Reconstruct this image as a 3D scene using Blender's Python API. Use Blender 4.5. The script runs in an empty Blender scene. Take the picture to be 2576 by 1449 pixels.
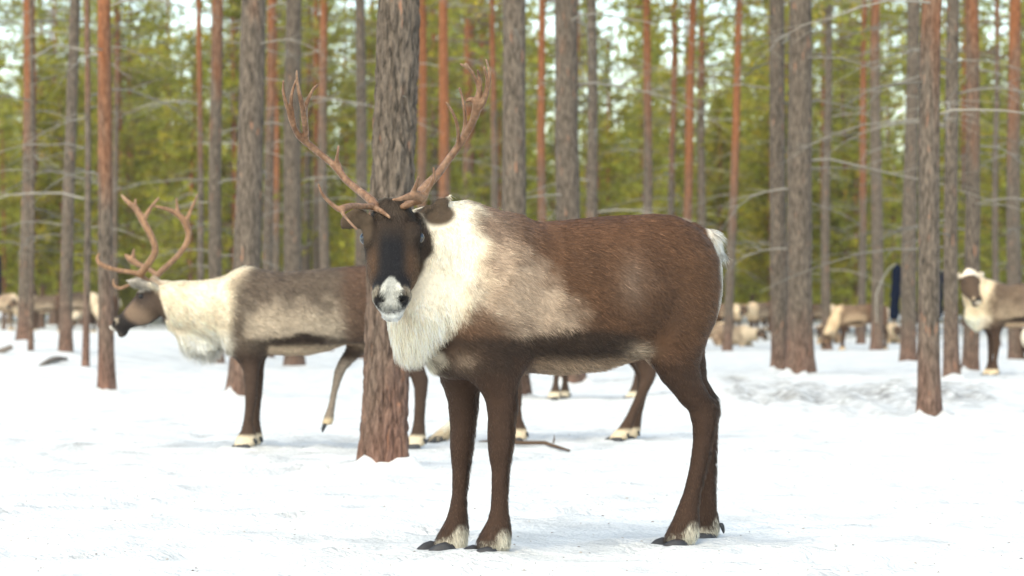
import bpy, math, random
import numpy as np
from mathutils import Vector

# ------------------------------------------------------------------ camera, sky, sun, exposure
S = bpy.context.scene
COL = S.collection
F_PX, CX, HY, CAM_H = 6296.0, 1288.0, 789.0, 0.76     # sketch frame 2576 x 1449, level camera
cam_d = bpy.data.cameras.new('camera')
cam = bpy.data.objects.new('camera', cam_d); COL.objects.link(cam)
cam.location = (0, 0, CAM_H); cam.rotation_euler = (math.radians(90), 0, 0)
cam_d.sensor_width = 36.0
cam_d.lens = 36.0 * F_PX / 2576.0
cam_d.shift_y = (HY - 724.5) / 2576.0
cam_d.clip_start = 0.1; cam_d.clip_end = 2000
cam_d.dof.use_dof = True; cam_d.dof.focus_distance = 7.75; cam_d.dof.aperture_fstop = 4.8
S.camera = cam

W = bpy.data.worlds.new('World'); S.world = W; W.use_nodes = True
wn = W.node_tree.nodes; wl = W.node_tree.links
sky = wn.new('ShaderNodeTexSky'); sky.sky_type = 'NISHITA'; sky.sun_disc = False
SUN_EL, SUN_AZ = 50.0, 205.0
sky.sun_elevation = math.radians(SUN_EL); sky.sun_rotation = math.radians(SUN_AZ)
sky.air_density = 1.0; sky.dust_density = 1.2; sky.ozone_density = 1.0
wl.new(sky.outputs[0], wn['Background'].inputs[0])
wn['Background'].inputs[1].default_value = 0.15
sd = bpy.data.lights.new('sun', 'SUN'); sd.energy = 1.3; sd.angle = math.radians(75); sd.color = (1.0, 0.95, 0.88)
sun = bpy.data.objects.new('sun', sd); COL.objects.link(sun)
e, a_ = math.radians(SUN_EL), math.radians(SUN_AZ)
sdir = Vector((math.sin(a_) * math.cos(e), math.cos(a_) * math.cos(e), math.sin(e)))
sun.rotation_euler = (-sdir).to_track_quat('-Z', 'Y').to_euler(); sun.location = sdir * 50
vs = S.view_settings
vs.view_transform = 'Standard'; vs.look = 'None'; vs.gamma = 1.0; vs.use_curve_mapping = False
vs.exposure = 1.45
try:
    vs.use_white_balance = True; vs.white_balance_temperature = 7700; vs.white_balance_tint = 3
except Exception:
    pass
S.cycles.use_denoising = True
try:
    S.cycles.denoiser = 'OPENIMAGEDENOISE'
except Exception:
    pass
S.cycles.max_bounces = 6; S.cycles.diffuse_bounces = 4; S.cycles.transparent_max_bounces = 4
S.cycles.sample_clamp_indirect = 6.0

HAZE = 0.0003
rng = np.random.default_rng(7)
random.seed(7)

# ------------------------------------------------------------------ helpers
def smooth(x, a, b):
    t = np.clip((x - a) / (b - a), 0, 1); return t * t * (3 - 2 * t)

_tab = np.random.default_rng(3).random((32, 32, 32)).astype(np.float32)
def noise3(p, freq, seed=0):
    q = np.asarray(p, dtype=np.float64) * freq + seed * 7.31
    i = np.floor(q).astype(np.int64); f = q - i; f = f * f * (3 - 2 * f)
    def T(dx, dy, dz): return _tab[(i[:, 0] + dx) % 32, (i[:, 1] + dy) % 32, (i[:, 2] + dz) % 32]
    x, y, z = f[:, 0], f[:, 1], f[:, 2]
    c00 = T(0,0,0)*(1-x)+T(1,0,0)*x; c10 = T(0,1,0)*(1-x)+T(1,1,0)*x
    c01 = T(0,0,1)*(1-x)+T(1,0,1)*x; c11 = T(0,1,1)*(1-x)+T(1,1,1)*x
    return (c00*(1-y)+c10*y)*(1-z) + (c01*(1-y)+c11*y)*z

def np_mesh(name, v, quads=None, tris=None, smooth_shade=True):
    me = bpy.data.meshes.new(name)
    v = np.asarray(v, np.float32)
    q = np.zeros((0, 4), np.int32) if quads is None or len(quads) == 0 else np.asarray(quads, np.int32)
    t = np.zeros((0, 3), np.int32) if tris is None or len(tris) == 0 else np.asarray(tris, np.int32)
    me.vertices.add(len(v)); me.vertices.foreach_set('co', v.ravel())
    me.loops.add(q.size + t.size); me.loops.foreach_set('vertex_index', np.concatenate([q.ravel(), t.ravel()]))
    n = len(q) + len(t); me.polygons.add(n)
    tot = np.concatenate([np.full(len(q), 4), np.full(len(t), 3)]).astype(np.int32)
    st = np.concatenate([[0], np.cumsum(tot)[:-1]]).astype(np.int32)
    me.polygons.foreach_set('loop_start', st)
    try: me.polygons.foreach_set('loop_total', tot)
    except Exception: pass
    if smooth_shade: me.polygons.foreach_set('use_smooth', np.ones(n, bool))
    me.update(calc_edges=True); me.validate()
    return me

def vcol(me, c, name='col'):
    at = me.attributes.new(name, 'FLOAT_COLOR', 'POINT')
    c4 = np.ones((len(me.vertices), 4), np.float32); c4[:, :3] = c
    at.data.foreach_set('color', c4.ravel())

def link(name, data, parent=None, mat=None, loc=None, rz=None):
    o = bpy.data.objects.new(name, data); COL.objects.link(o)
    if parent is not None: o.parent = parent
    if mat is not None and data is not None:
        if len(data.materials) == 0: data.materials.append(mat)
    if loc is not None: o.location = loc
    if rz is not None: o.rotation_euler = (0, 0, rz)
    return o

def tag(o, label=None, cat=None, group=None, kind=None):
    if label: o['label'] = label
    if cat: o['category'] = cat
    if group: o['group'] = group
    if kind: o['kind'] = kind
    return o

class MB:
    def __init__(s): s.v = []; s.q = []; s.t = []; s.c = []; s.n = 0
    def add(s, v, q=None, t=None, c=(1, 1, 1)):
        v = np.asarray(v, float)
        if q is not None and len(q): s.q.append(np.asarray(q) + s.n)
        if t is not None and len(t): s.t.append(np.asarray(t) + s.n)
        cc = np.asarray(c, float)
        s.c.append(np.tile(cc, (len(v), 1)) if cc.ndim == 1 else cc)
        s.v.append(v); s.n += len(v)
    def tube(s, pts, rad, sides=6, c=(1, 1, 1)):
        pts = np.asarray(pts, float); rad = np.asarray(rad, float); m = len(pts)
        tg = np.gradient(pts, axis=0); tg /= np.linalg.norm(tg, axis=1)[:, None] + 1e-9
        ref = np.array([0, 0, 1.0]) if abs(tg[0][2]) < .8 else np.array([1.0, 0, 0])
        n1 = np.cross(tg, ref); n1 /= np.linalg.norm(n1, axis=1)[:, None] + 1e-9
        n2 = np.cross(tg, n1)
        an = np.arange(sides) * 2 * math.pi / sides
        ring = pts[:, None, :] + rad[:, None, None] * (np.cos(an)[None, :, None] * n1[:, None, :] + np.sin(an)[None, :, None] * n2[:, None, :])
        v = ring.reshape(-1, 3)
        i = np.arange(m - 1)[:, None] * sides; j = np.arange(sides)[None, :]; j2 = (j + 1) % sides
        q = np.stack([i + j, i + j2, i + sides + j2, i + sides + j], -1).reshape(-1, 4)
        s.add(v, q, None, c)
    def mesh(s, name, col=True, sm=True):
        me = np_mesh(name, np.concatenate(s.v), np.concatenate(s.q) if s.q else None, np.concatenate(s.t) if s.t else None, sm)
        if col: vcol(me, np.concatenate(s.c))
        return me

# ------------------------------------------------------------------ materials
def new_mat(name):
    m = bpy.data.materials.new(name); m.use_nodes = True
    return m, m.node_tree.nodes, m.node_tree.links, m.node_tree.nodes['Principled BSDF']

def attr_mat(name, rough=0.7, spec=0.3, bump=0, bscale=60, var=0.0):
    m, N, L, B = new_mat(name)
    at = N.new('ShaderNodeAttribute'); at.attribute_name = 'col'
    src = at.outputs['Color']
    if var:
        nz = N.new('ShaderNodeTexNoise'); nz.inputs['Scale'].default_value = bscale; nz.inputs['Detail'].default_value = 5
        tc = N.new('ShaderNodeTexCoord'); L.new(tc.outputs['Object'], nz.inputs['Vector'])
        mr = N.new('ShaderNodeMapRange'); mr.inputs['To Min'].default_value = 1 - var; mr.inputs['To Max'].default_value = 1 + var
        mr.inputs['From Min'].default_value = .3; mr.inputs['From Max'].default_value = .7
        L.new(nz.outputs['Fac'], mr.inputs['Value'])
        mx = N.new('ShaderNodeVectorMath'); mx.operation = 'SCALE'
        L.new(src, mx.inputs[0]); L.new(mr.outputs[0], mx.inputs['Scale']); src = mx.outputs[0]
        if bump:
            bp = N.new('ShaderNodeBump'); bp.inputs['Strength'].default_value = bump; bp.inputs['Distance'].default_value = .01
            L.new(nz.outputs['Fac'], bp.inputs['Height']); L.new(bp.outputs[0], B.inputs['Normal'])
    L.new(src, B.inputs['Base Color'])
    B.inputs['Roughness'].default_value = rough; B.inputs['Specular IOR Level'].default_value = spec
    return m

def fur_mat():
    m, N, L, B = new_mat('fur')
    at = N.new('ShaderNodeAttribute'); at.attribute_name = 'col'; L.new(at.outputs['Color'], B.inputs['Base Color'])
    an = N.new('ShaderNodeAttribute'); an.attribute_name = 'nrm'
    vt = N.new('ShaderNodeVectorTransform'); vt.vector_type = 'NORMAL'; vt.convert_from = 'OBJECT'; vt.convert_to = 'WORLD'
    L.new(an.outputs['Vector'], vt.inputs[0]); L.new(vt.outputs[0], B.inputs['Normal'])
    B.inputs['Roughness'].default_value = .55; B.inputs['Specular IOR Level'].default_value = .25
    return m

M_SKIN = attr_mat('hide', .8, .15, .3, 90, .12)
M_FUR = fur_mat()
M_ANTLER = attr_mat('antler', .45, .4, .5, 110, .25)
def plain(name, c, rough, spec=.5):
    m, N, L, B = new_mat(name); B.inputs['Base Color'].default_value = (*c, 1); B.inputs['Roughness'].default_value = rough
    B.inputs['Specular IOR Level'].default_value = spec; return m
def hoof_mat():
    m, N, L, B = new_mat('horn_hoof')
    nz = N.new('ShaderNodeTexNoise'); nz.inputs['Scale'].default_value = 70; nz.inputs['Detail'].default_value = 6
    cr = N.new('ShaderNodeValToRGB'); cr.color_ramp.elements[0].color = (.006, .006, .008, 1); cr.color_ramp.elements[1].color = (.035, .036, .042, 1)
    tc = N.new('ShaderNodeTexCoord'); L.new(tc.outputs['Object'], nz.inputs['Vector'])
    L.new(nz.outputs['Fac'], cr.inputs[0]); L.new(cr.outputs[0], B.inputs['Base Color']); B.inputs['Roughness'].default_value = .6
    bp = N.new('ShaderNodeBump'); bp.inputs['Strength'].default_value = .5; bp.inputs['Distance'].default_value = .004
    L.new(nz.outputs['Fac'], bp.inputs['Height']); L.new(bp.outputs[0], B.inputs['Normal'])
    return m
M_HOOF = hoof_mat()
M_EYE = plain('eye', (.014, .014, .018), .05, .9)
M_EYE2 = plain('dark_eye', (.010, .008, .008), .3, .4)

def bark_mat(name, lo1, lo2, hi1, hi2, sc=1.0, fleck=.64):
    """Scots pine bark: grey plates low down, orange flaking bark higher up; object colour red channel = height where orange starts."""
    m, N, L, B = new_mat(name)
    tc = N.new('ShaderNodeTexCoord'); oi = N.new('ShaderNodeObjectInfo')
    mp = N.new('ShaderNodeMapping'); mp.inputs['Scale'].default_value = (52 * sc, 52 * sc, 11 * sc)
    L.new(tc.outputs['Object'], mp.inputs[0])
    ad = N.new('ShaderNodeVectorMath'); ad.operation = 'ADD'
    rv = N.new('ShaderNodeVectorMath'); rv.operation = 'SCALE'; rv.inputs[0].default_value = (40, 23, 31)
    L.new(oi.outputs['Random'], rv.inputs['Scale']); L.new(mp.outputs[0], ad.inputs[0]); L.new(rv.outputs[0], ad.inputs[1])
    nz = N.new('ShaderNodeTexNoise'); nz.inputs['Scale'].default_value = 1.0; nz.inputs['Detail'].default_value = 8; nz.inputs['Roughness'].default_value = .65
    L.new(ad.outputs[0], nz.inputs['Vector'])
    nf = N.new('ShaderNodeTexNoise'); nf.inputs['Scale'].default_value = .15; nf.inputs['Detail'].default_value = 4
    L.new(ad.outputs[0], nf.inputs['Vector'])
    def ramp(c1, c2, p0=.35, p1=.68):
        r = N.new('ShaderNodeValToRGB'); r.color_ramp.elements[0].position = p0; r.color_ramp.elements[1].position = p1
        r.color_ramp.elements[0].color = (*c1, 1); r.color_ramp.elements[1].color = (*c2, 1); L.new(nz.outputs['Fac'], r.inputs[0]); return r
    rl, rh = ramp(lo1, lo2), ramp(hi1, hi2)
    sx = N.new('ShaderNodeSeparateXYZ'); L.new(tc.outputs['Object'], sx.inputs[0])
    sc_ = N.new('ShaderNodeSeparateColor'); L.new(oi.outputs['Color'], sc_.inputs[0])
    ht = N.new('ShaderNodeMath'); ht.operation = 'MULTIPLY'; ht.inputs[1].default_value = 20.0; L.new(sc_.outputs[0], ht.inputs[0])
    df = N.new('ShaderNodeMath'); df.operation = 'SUBTRACT'; L.new(sx.outputs['Z'], df.inputs[0]); L.new(ht.outputs[0], df.inputs[1])
    wob = N.new('ShaderNodeMath'); wob.operation = 'MULTIPLY_ADD'; wob.inputs[1].default_value = 4.0; wob.inputs[2].default_value = -2.0
    L.new(nf.outputs['Fac'], wob.inputs[0])
    sm = N.new('ShaderNodeMath'); sm.operation = 'ADD'; L.new(df.outputs[0], sm.inputs[0]); L.new(wob.outputs[0], sm.inputs[1])
    mr = N.new('ShaderNodeMapRange'); mr.inputs['From Min'].default_value = -1.2; mr.inputs['From Max'].default_value = 1.2; L.new(sm.outputs[0], mr.inputs['Value'])
    mx = N.new('ShaderNodeMix'); mx.data_type = 'RGBA'; L.new(mr.outputs[0], mx.inputs['Factor']); L.new(rl.outputs[0], mx.inputs['A']); L.new(rh.outputs[0], mx.inputs['B'])
    lowm = N.new('ShaderNodeMapRange'); lowm.inputs['From Min'].default_value = .9; lowm.inputs['From Max'].default_value = -.6; lowm.inputs['To Max'].default_value = .85
    gl = N.new('ShaderNodeMath'); gl.operation = 'MULTIPLY_ADD'; gl.inputs[1].default_value = -20.0; L.new(sc_.outputs[1], gl.inputs[0]); L.new(sx.outputs['Z'], gl.inputs[2])
    gw = N.new('ShaderNodeMath'); gw.operation = 'MULTIPLY_ADD'; gw.inputs[1].default_value = 1.6; gw.inputs[2].default_value = -.8; L.new(nf.outputs['Fac'], gw.inputs[0])
    ga = N.new('ShaderNodeMath'); ga.operation = 'ADD'; L.new(gl.outputs[0], ga.inputs[0]); L.new(gw.outputs[0], ga.inputs[1]); L.new(ga.outputs[0], lowm.inputs['Value'])
    rr_ = ramp((.075, .036, .026), (.30, .155, .115)); mxl = N.new('ShaderNodeMix'); mxl.data_type = 'RGBA'
    L.new(lowm.outputs[0], mxl.inputs['Factor']); L.new(mx.outputs['Result'], mxl.inputs['A']); L.new(rr_.outputs[0], mxl.inputs['B']); mx = mxl
    # flecks of bare orange under-bark
    n2 = N.new('ShaderNodeTexNoise'); n2.inputs['Scale'].default_value = .42; n2.inputs['Detail'].default_value = 4
    a2 = N.new('ShaderNodeVectorMath'); a2.operation = 'ADD'; a2.inputs[1].default_value = (13, 7, 3); L.new(ad.outputs[0], a2.inputs[0]); L.new(a2.outputs[0], n2.inputs['Vector'])
    fr = N.new('ShaderNodeMapRange'); fr.inputs['From Min'].default_value = fleck; fr.inputs['From Max'].default_value = fleck + .07; fr.inputs['To Max'].default_value = .6; L.new(n2.outputs['Fac'], fr.inputs['Value'])
    mx2 = N.new('ShaderNodeMix'); mx2.data_type = 'RGBA'; mx2.inputs['B'].default_value = (.38, .18, .11, 1)
    L.new(fr.outputs[0], mx2.inputs['Factor']); L.new(mx.outputs['Result'], mx2.inputs['A'])
    L.new(mx2.outputs['Result'], B.inputs['Base Color'])
    B.inputs['Roughness'].default_value = .9; B.inputs['Specular IOR Level'].default_value = .15
    bp = N.new('ShaderNodeBump'); bp.inputs['Strength'].default_value = .9; bp.inputs['Distance'].default_value = .02
    L.new(nz.outputs['Fac'], bp.inputs['Height']); L.new(bp.outputs[0], B.inputs['Normal'])
    return m
M_BARK = bark_mat('pine_bark', (.036, .029, .023), (.215, .168, .131), (.13, .047, .022), (.35, .14, .065))
M_TWIG = attr_mat('dead_wood', .9, .1)

def needle_mat():
    m, N, L, B = new_mat('needles')
    at = N.new('ShaderNodeAttribute'); at.attribute_name = 'col'; L.new(at.outputs['Color'], B.inputs['Base Color'])
    B.inputs['Roughness'].default_value = .6; B.inputs['Specular IOR Level'].default_value = .2
    tr = N.new('ShaderNodeBsdfTranslucent'); L.new(at.outputs['Color'], tr.inputs['Color'])
    mx = N.new('ShaderNodeMixShader'); mx.inputs[0].default_value = .5
    L.new(B.outputs[0], mx.inputs[1]); L.new(tr.outputs[0], mx.inputs[2]); L.new(mx.outputs[0], N['Material Output'].inputs['Surface'])
    return m
M_NEEDLE = needle_mat()

def snow_mat():
    m, N, L, B = new_mat('snow')
    tc = N.new('ShaderNodeTexCoord')
    n1 = N.new('ShaderNodeTexNoise'); n1.inputs['Scale'].default_value = 3; n1.inputs['Detail'].default_value = 8; n1.inputs['Roughness'].default_value = .62
    n2 = N.new('ShaderNodeTexNoise'); n2.inputs['Scale'].default_value = 45; n2.inputs['Detail'].default_value = 5
    for n in (n1, n2): L.new(tc.outputs['Object'], n.inputs['Vector'])
    cr = N.new('ShaderNodeValToRGB'); cr.color_ramp.elements[0].position = .32; cr.color_ramp.elements[1].position = .56
    cr.color_ramp.elements[0].color = (.47, .485, .49, 1); cr.color_ramp.elements[1].color = (.66, .672, .672, 1)
    L.new(n1.outputs['Fac'], cr.inputs[0])
    at = N.new('ShaderNodeAttribute'); at.attribute_name = 'dirt'
    ms = N.new('ShaderNodeMath'); ms.operation = 'MULTIPLY'; L.new(at.outputs['Fac'], ms.inputs[0])
    n3 = N.new('ShaderNodeTexNoise'); n3.inputs['Scale'].default_value = 11; n3.inputs['Detail'].default_value = 6; L.new(tc.outputs['Object'], n3.inputs['Vector'])
    mr = N.new('ShaderNodeMapRange'); mr.inputs['From Min'].default_value = .36; mr.inputs['From Max'].default_value = .54; L.new(n3.outputs['Fac'], mr.inputs['Value'])
    L.new(mr.outputs[0], ms.inputs[1])
    mx = N.new('ShaderNodeMix'); mx.data_type = 'RGBA'; mx.inputs['B'].default_value = (.20, .195, .19, 1)
    L.new(ms.outputs[0], mx.inputs['Factor']); L.new(cr.outputs[0], mx.inputs['A']); L.new(mx.outputs['Result'], B.inputs['Base Color'])
    B.inputs['Roughness'].default_value = .75; B.inputs['Specular IOR Level'].default_value = .2
    a = N.new('ShaderNodeMath'); a.operation = 'MULTIPLY_ADD'; a.inputs[1].default_value = .35; L.new(n2.outputs['Fac'], a.inputs[0]); L.new(n1.outputs['Fac'], a.inputs[2])
    bp = N.new('ShaderNodeBump'); bp.inputs['Strength'].default_value = .8; bp.inputs['Distance'].default_value = .06
    L.new(a.outputs[0], bp.inputs['Height']); L.new(bp.outputs[0], B.inputs['Normal'])
    return m
M_SNOW = snow_mat()

# ------------------------------------------------------------------ ground
def base_z(x, y):
    x = np.asarray(x, float); y = np.asarray(y, float)
    z = .30 * smooth(y, 26, 34) * smooth(-x, 3.2, 6.0)
    z = np.maximum(z, .33 * smooth(y, 60, 95))
    z = z + 1.2 * smooth(y, 120, 260)
    # low bank across the right-hand middle ground
    z = z + .07 * smooth(y, 19.5, 22.0) * (1 - smooth(y, 30, 40)) * smooth(x, .8, 2.2)
    return z

_dd = np.arange(5, 200, .02)
def on_ground(px, py):
    x = (px - CX) / F_PX * _dd
    hit = CAM_H - (py - HY) / F_PX * _dd <= base_z(x, _dd)
    i = int(np.argmax(hit)) if hit.any() else int((90 - 5) / .02)
    return float(x[i]), float(_dd[i])

def axis_pts(lo, hi, f0, f1, step, grow=1.12, cap=6.0):
    mid = list(np.arange(f0, f1, step)); a, s, up = f1, step, []
    while a < hi: up.append(a); s = min(s * grow, cap); a += s
    up.append(hi); a, s, dn = f0, step, []
    while True:
        s = min(s * grow, cap); a -= s
        if a < lo: break
        dn.append(a)
    dn.append(lo)
    return np.array(dn[::-1] + mid + up)

TREES = []       # (px, base_py, width_px, lean, orange_height, label) filled below, needed for snow mounds
exec_trees = [
 # px at base, py base, width px, lean (top shift px over 800 px), orange start height m, label
 (62, 860, 38, 6, 3.2, 'reddish pine trunk farthest left, in front of the far left reindeer'),
 (77, 880, 13, 2, 5.0, 'thin dark trunk just right of the farthest left reddish pine'),
 (166, 886, 33, 14, 6.5, 'dark slim pine second from the left edge, by the half buried log'),
 (215, 926, 18, 4, 3.5, 'very thin reddish pine directly left of the walking reindeer nose'),
 (267, 986, 40, 2, 2.2, 'orange brown pine in front of the walking reindeer muzzle'),
 (611, 1002, 72, 14, 4.6, 'thick grey pine standing behind the walking reindeer shoulder'),
 (968, 1178, 112, 13, 9.0, 'thick grey bark pine between the two nearest reindeer, behind the facing head'),
 (1300, 1004, 64, -16, 6.5, 'grey pine rising behind the facing reindeer withers'),
 (1436, 966, 66, -4, 5.0, 'broad brown pine rising behind the facing reindeer mid back'),
 (2014, 947, 68, -2, 5.5, 'broad grey pine right of the facing reindeer rump, front one of a close pair'),
 (1962, 938, 44, -2, 8.0, 'dark pine half hidden left of the broad pine by the rump'),
 (2336, 1044, 58, 18, 2.9, 'nearest pine on the right, orange higher up, in front of the navy posts'),
 (2286, 912, 42, 6, 9.0, 'plain grey pine close to the left side of the nearest right hand pine'),
 (2394, 957, 38, 2, 8.5, 'straight grey pine just right of the nearest right hand pine'),
 (2442, 936, 40, 2, 3.2, 'orange topped pine just left of the pale faced reindeer'),
 (2206, 881, 33, -2, 6.0, 'slim grey pine by the brown back of the small standing reindeer'),
 (2166, 866, 22, 8, 3.4, 'slim bright orange pine behind the small standing reindeer'),
 (2556, 905, 38, -4, 3.9, 'orange pine behind the body of the pale faced reindeer at the right edge'),
 (546, 915, 36, -2, 4.1, 'orange stemmed pine left of the thick pine behind the walking reindeer'),
 (676, 900, 27, 0, 3.8, 'slim orange stemmed pine right of the thick pine behind the walking reindeer'),
 (740, 925, 50, 0, 9.0, 'faint grey pine behind the walking reindeer mid back'),
 (822, 880, 27, -6, 5.0, 'dark narrow pine behind the walking reindeer hindquarters'),
 (905, 905, 32, 0, 9.0, 'grey narrow pine half hidden left of the thick near pine'),
 (1062, 880, 27, 0, 3.5, 'pinkish narrow pine just right of the thick near pine'),
 (1110, 890, 31, 6, 2.6, 'orange narrow pine under the right antler of the facing reindeer'),
 (1370, 885, 24, -4, 2.8, 'narrow orange pine between the two pines behind the withers'),
 (1482, 930, 30, 0, 9.0, 'pale grey pine touching the right side of the broad brown pine'),
 (1625, 880, 27, 2, 4.6, 'narrow reddish pine above the middle of the facing reindeer back'),
 (1688, 875, 19, 8, 4.0, 'thin reddish pine above the facing reindeer hips, left of its twin'),
 (1712, 880, 25, 30, 2.5, 'leaning orange pine above the facing reindeer hips'),
 (1830, 882, 24, 26, 3.0, 'leaning pale orange pine just right of the white tail'),
 (2080, 880, 24, 2, 9.0, 'faint grey trunk between the broad pair and the small standing reindeer'),
 (502, 880, 17, 0, 3.0, 'thin pinkish pine above the walking reindeer neck'),
 (2508, 870, 18, 0, 7.0, 'thin dark trunk above the pale faced reindeer back'),
 (1240, 870, 22, -2, 5.2, 'thin trunk left of the grey pine behind the withers'),
]
for t in exec_trees:
    x, d = on_ground(t[0], t[1]); TREES.append((x, d, t[2] * d / F_PX / 2, t[3] / 800.0, t[4], t[5]))

gx = axis_pts(-300, 300, -5.4, 5.4, .04, 1.06, 8.0)
gy = axis_pts(-40, 420, 5.6, 27, .045, 1.04, 6.0)
GX, GY = np.meshgrid(gx, gy)
p3 = np.stack([GX.ravel(), GY.ravel(), np.zeros(GX.size)], 1)
near = (np.clip(1.3 - np.hypot(GX, GY - 10) / 90, 0, 1)).ravel()
def fine_z(p):
    n = (noise3(p, .35, 1) - .5) * .05 + (noise3(p, 1.1, 2) - .5) * .030 + (noise3(p, 3.3, 3) - .5) * .022 + (noise3(p, 9.0, 4) - .5) * .012
    return n
GZ = (base_z(GX, GY).ravel() + fine_z(p3) * np.clip(near, 0, 1)).reshape(GX.shape)
dirt = np.zeros_like(GZ)
def stamp(cx, cy, r, dz, dirt_amt=0, sq=1.0, rim=0.35):
    i0, i1 = np.searchsorted(gx, [cx - 2.4 * r, cx + 2.4 * r]); j0, j1 = np.searchsorted(gy, [cy - 2.4 * r * sq, cy + 2.4 * r * sq])
    if i1 <= i0 or j1 <= j0: return
    rr = np.hypot(GX[j0:j1, i0:i1] - cx, (GY[j0:j1, i0:i1] - cy) / sq) / r
    GZ[j0:j1, i0:i1] += dz * (np.exp(-rr ** 2 * 1.6) - rim * np.exp(-(rr - 1.35) ** 2 * 6))
    if dirt_amt: dirt[j0:j1, i0:i1] = np.maximum(dirt[j0:j1, i0:i1], dirt_amt * np.exp(-rr ** 2))
r_ = np.random.default_rng(11)
for _ in range(1100):                                   # trampled hollows and clods
    d = 6 + 30 * r_.random() ** 1.6; x = (r_.random() - .5) * d * .6
    if .15 < abs(x - 0.2) or d > 9.2 or d < 7.2: stamp(x, d, r_.uniform(.04, .11), -r_.uniform(.012, .05), 0)
for _ in range(420):
    d = 6 + 30 * r_.random() ** 1.5; x = (r_.random() - .5) * d * .6
    stamp(x, d, r_.uniform(.02, .06), r_.uniform(.008, .03), 0, 1, 0)
for _ in range(150):                                    # broken, dirty snow along the bank on the right
    px = r_.uniform(1840, 2480); py = 988 + r_.normal() * 13
    x, d = on_ground(px, py); stamp(x, d, r_.uniform(.05, .15), r_.uniform(-.03, .045), r_.uniform(.5, 1.0), r_.uniform(3, 8), 0)
for _ in range(26):
    px = r_.uniform(2080, 2400); py = 1038 + r_.normal() * 7
    x, d = on_ground(px, py); stamp(x, d, r_.uniform(.06, .14), r_.uniform(-.03, .04), r_.uniform(.2, .6), 4)
for _ in range(90):
    px = r_.uniform(0, 900); py = 1120 + r_.normal() * 45
    x, d = on_ground(px, py); stamp(x, d, r_.uniform(.04, .12), r_.uniform(-.025, .02), r_.uniform(.1, .4), 3)
for (x, d, r, ln, oh, lb) in TREES:
    if d < 45:
        stamp(x, d, r * 1.9, .025 + .03 * r_.random(), 0, 1, 0)
        for k in range(8):
            an = r_.uniform(3.3, 6.1); stamp(x + math.cos(an) * r * 1.35, d + math.sin(an) * r * 1.35, r * r_.uniform(.25, .5), r_.uniform(.0, .045), 0, 1, 0)
# level, trodden patch under the nearest reindeer
wgt = np.exp(-((GX - .15) / .75) ** 4 - ((GY - 8.05) / .55) ** 4); GZ *= (1 - wgt * .35)
wgt = np.exp(-((GX + .9) / 1.0) ** 4 - ((GY - 14.25) / .7) ** 4); GZ *= (1 - wgt * .5)
for fpx, fpy in ((1214, 1389), (1106, 1387), (1690, 1372), (1762, 1358), (622, 1125), (640, 1115), (1060, 1122)):
    fd = 4785.0 / (fpy - HY); fx = (fpx - CX) / F_PX * fd
    rr = np.hypot(GX - fx, GY - fd); w_ = np.exp(-(rr / .15) ** 4); GZ[:] = GZ * (1 - w_) + w_ * .004
    GZ[:] += .012 * np.exp(-((rr - .13) / .035) ** 2) * (.4 + noise3(p3, 14, 6).reshape(GZ.shape))
nx, ny = len(gx), len(gy)
ii = (np.arange(ny - 1)[:, None] * nx + np.arange(nx - 1)[None, :]).ravel()
gme = np_mesh('snow_ground', np.stack([GX.ravel(), GY.ravel(), GZ.ravel()], 1), np.stack([ii, ii + 1, ii + nx + 1, ii + nx], 1))
at = gme.attributes.new('dirt', 'FLOAT', 'POINT'); at.data.foreach_set('value', dirt.ravel().astype(np.float32))
tag(link('ground', gme, None, M_SNOW), kind='structure')
def gz(x, y):
    i = int(np.clip(np.searchsorted(gx, x), 1, nx - 1)); j = int(np.clip(np.searchsorted(gy, y), 1, ny - 1))
    return float(GZ[j, i])

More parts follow.
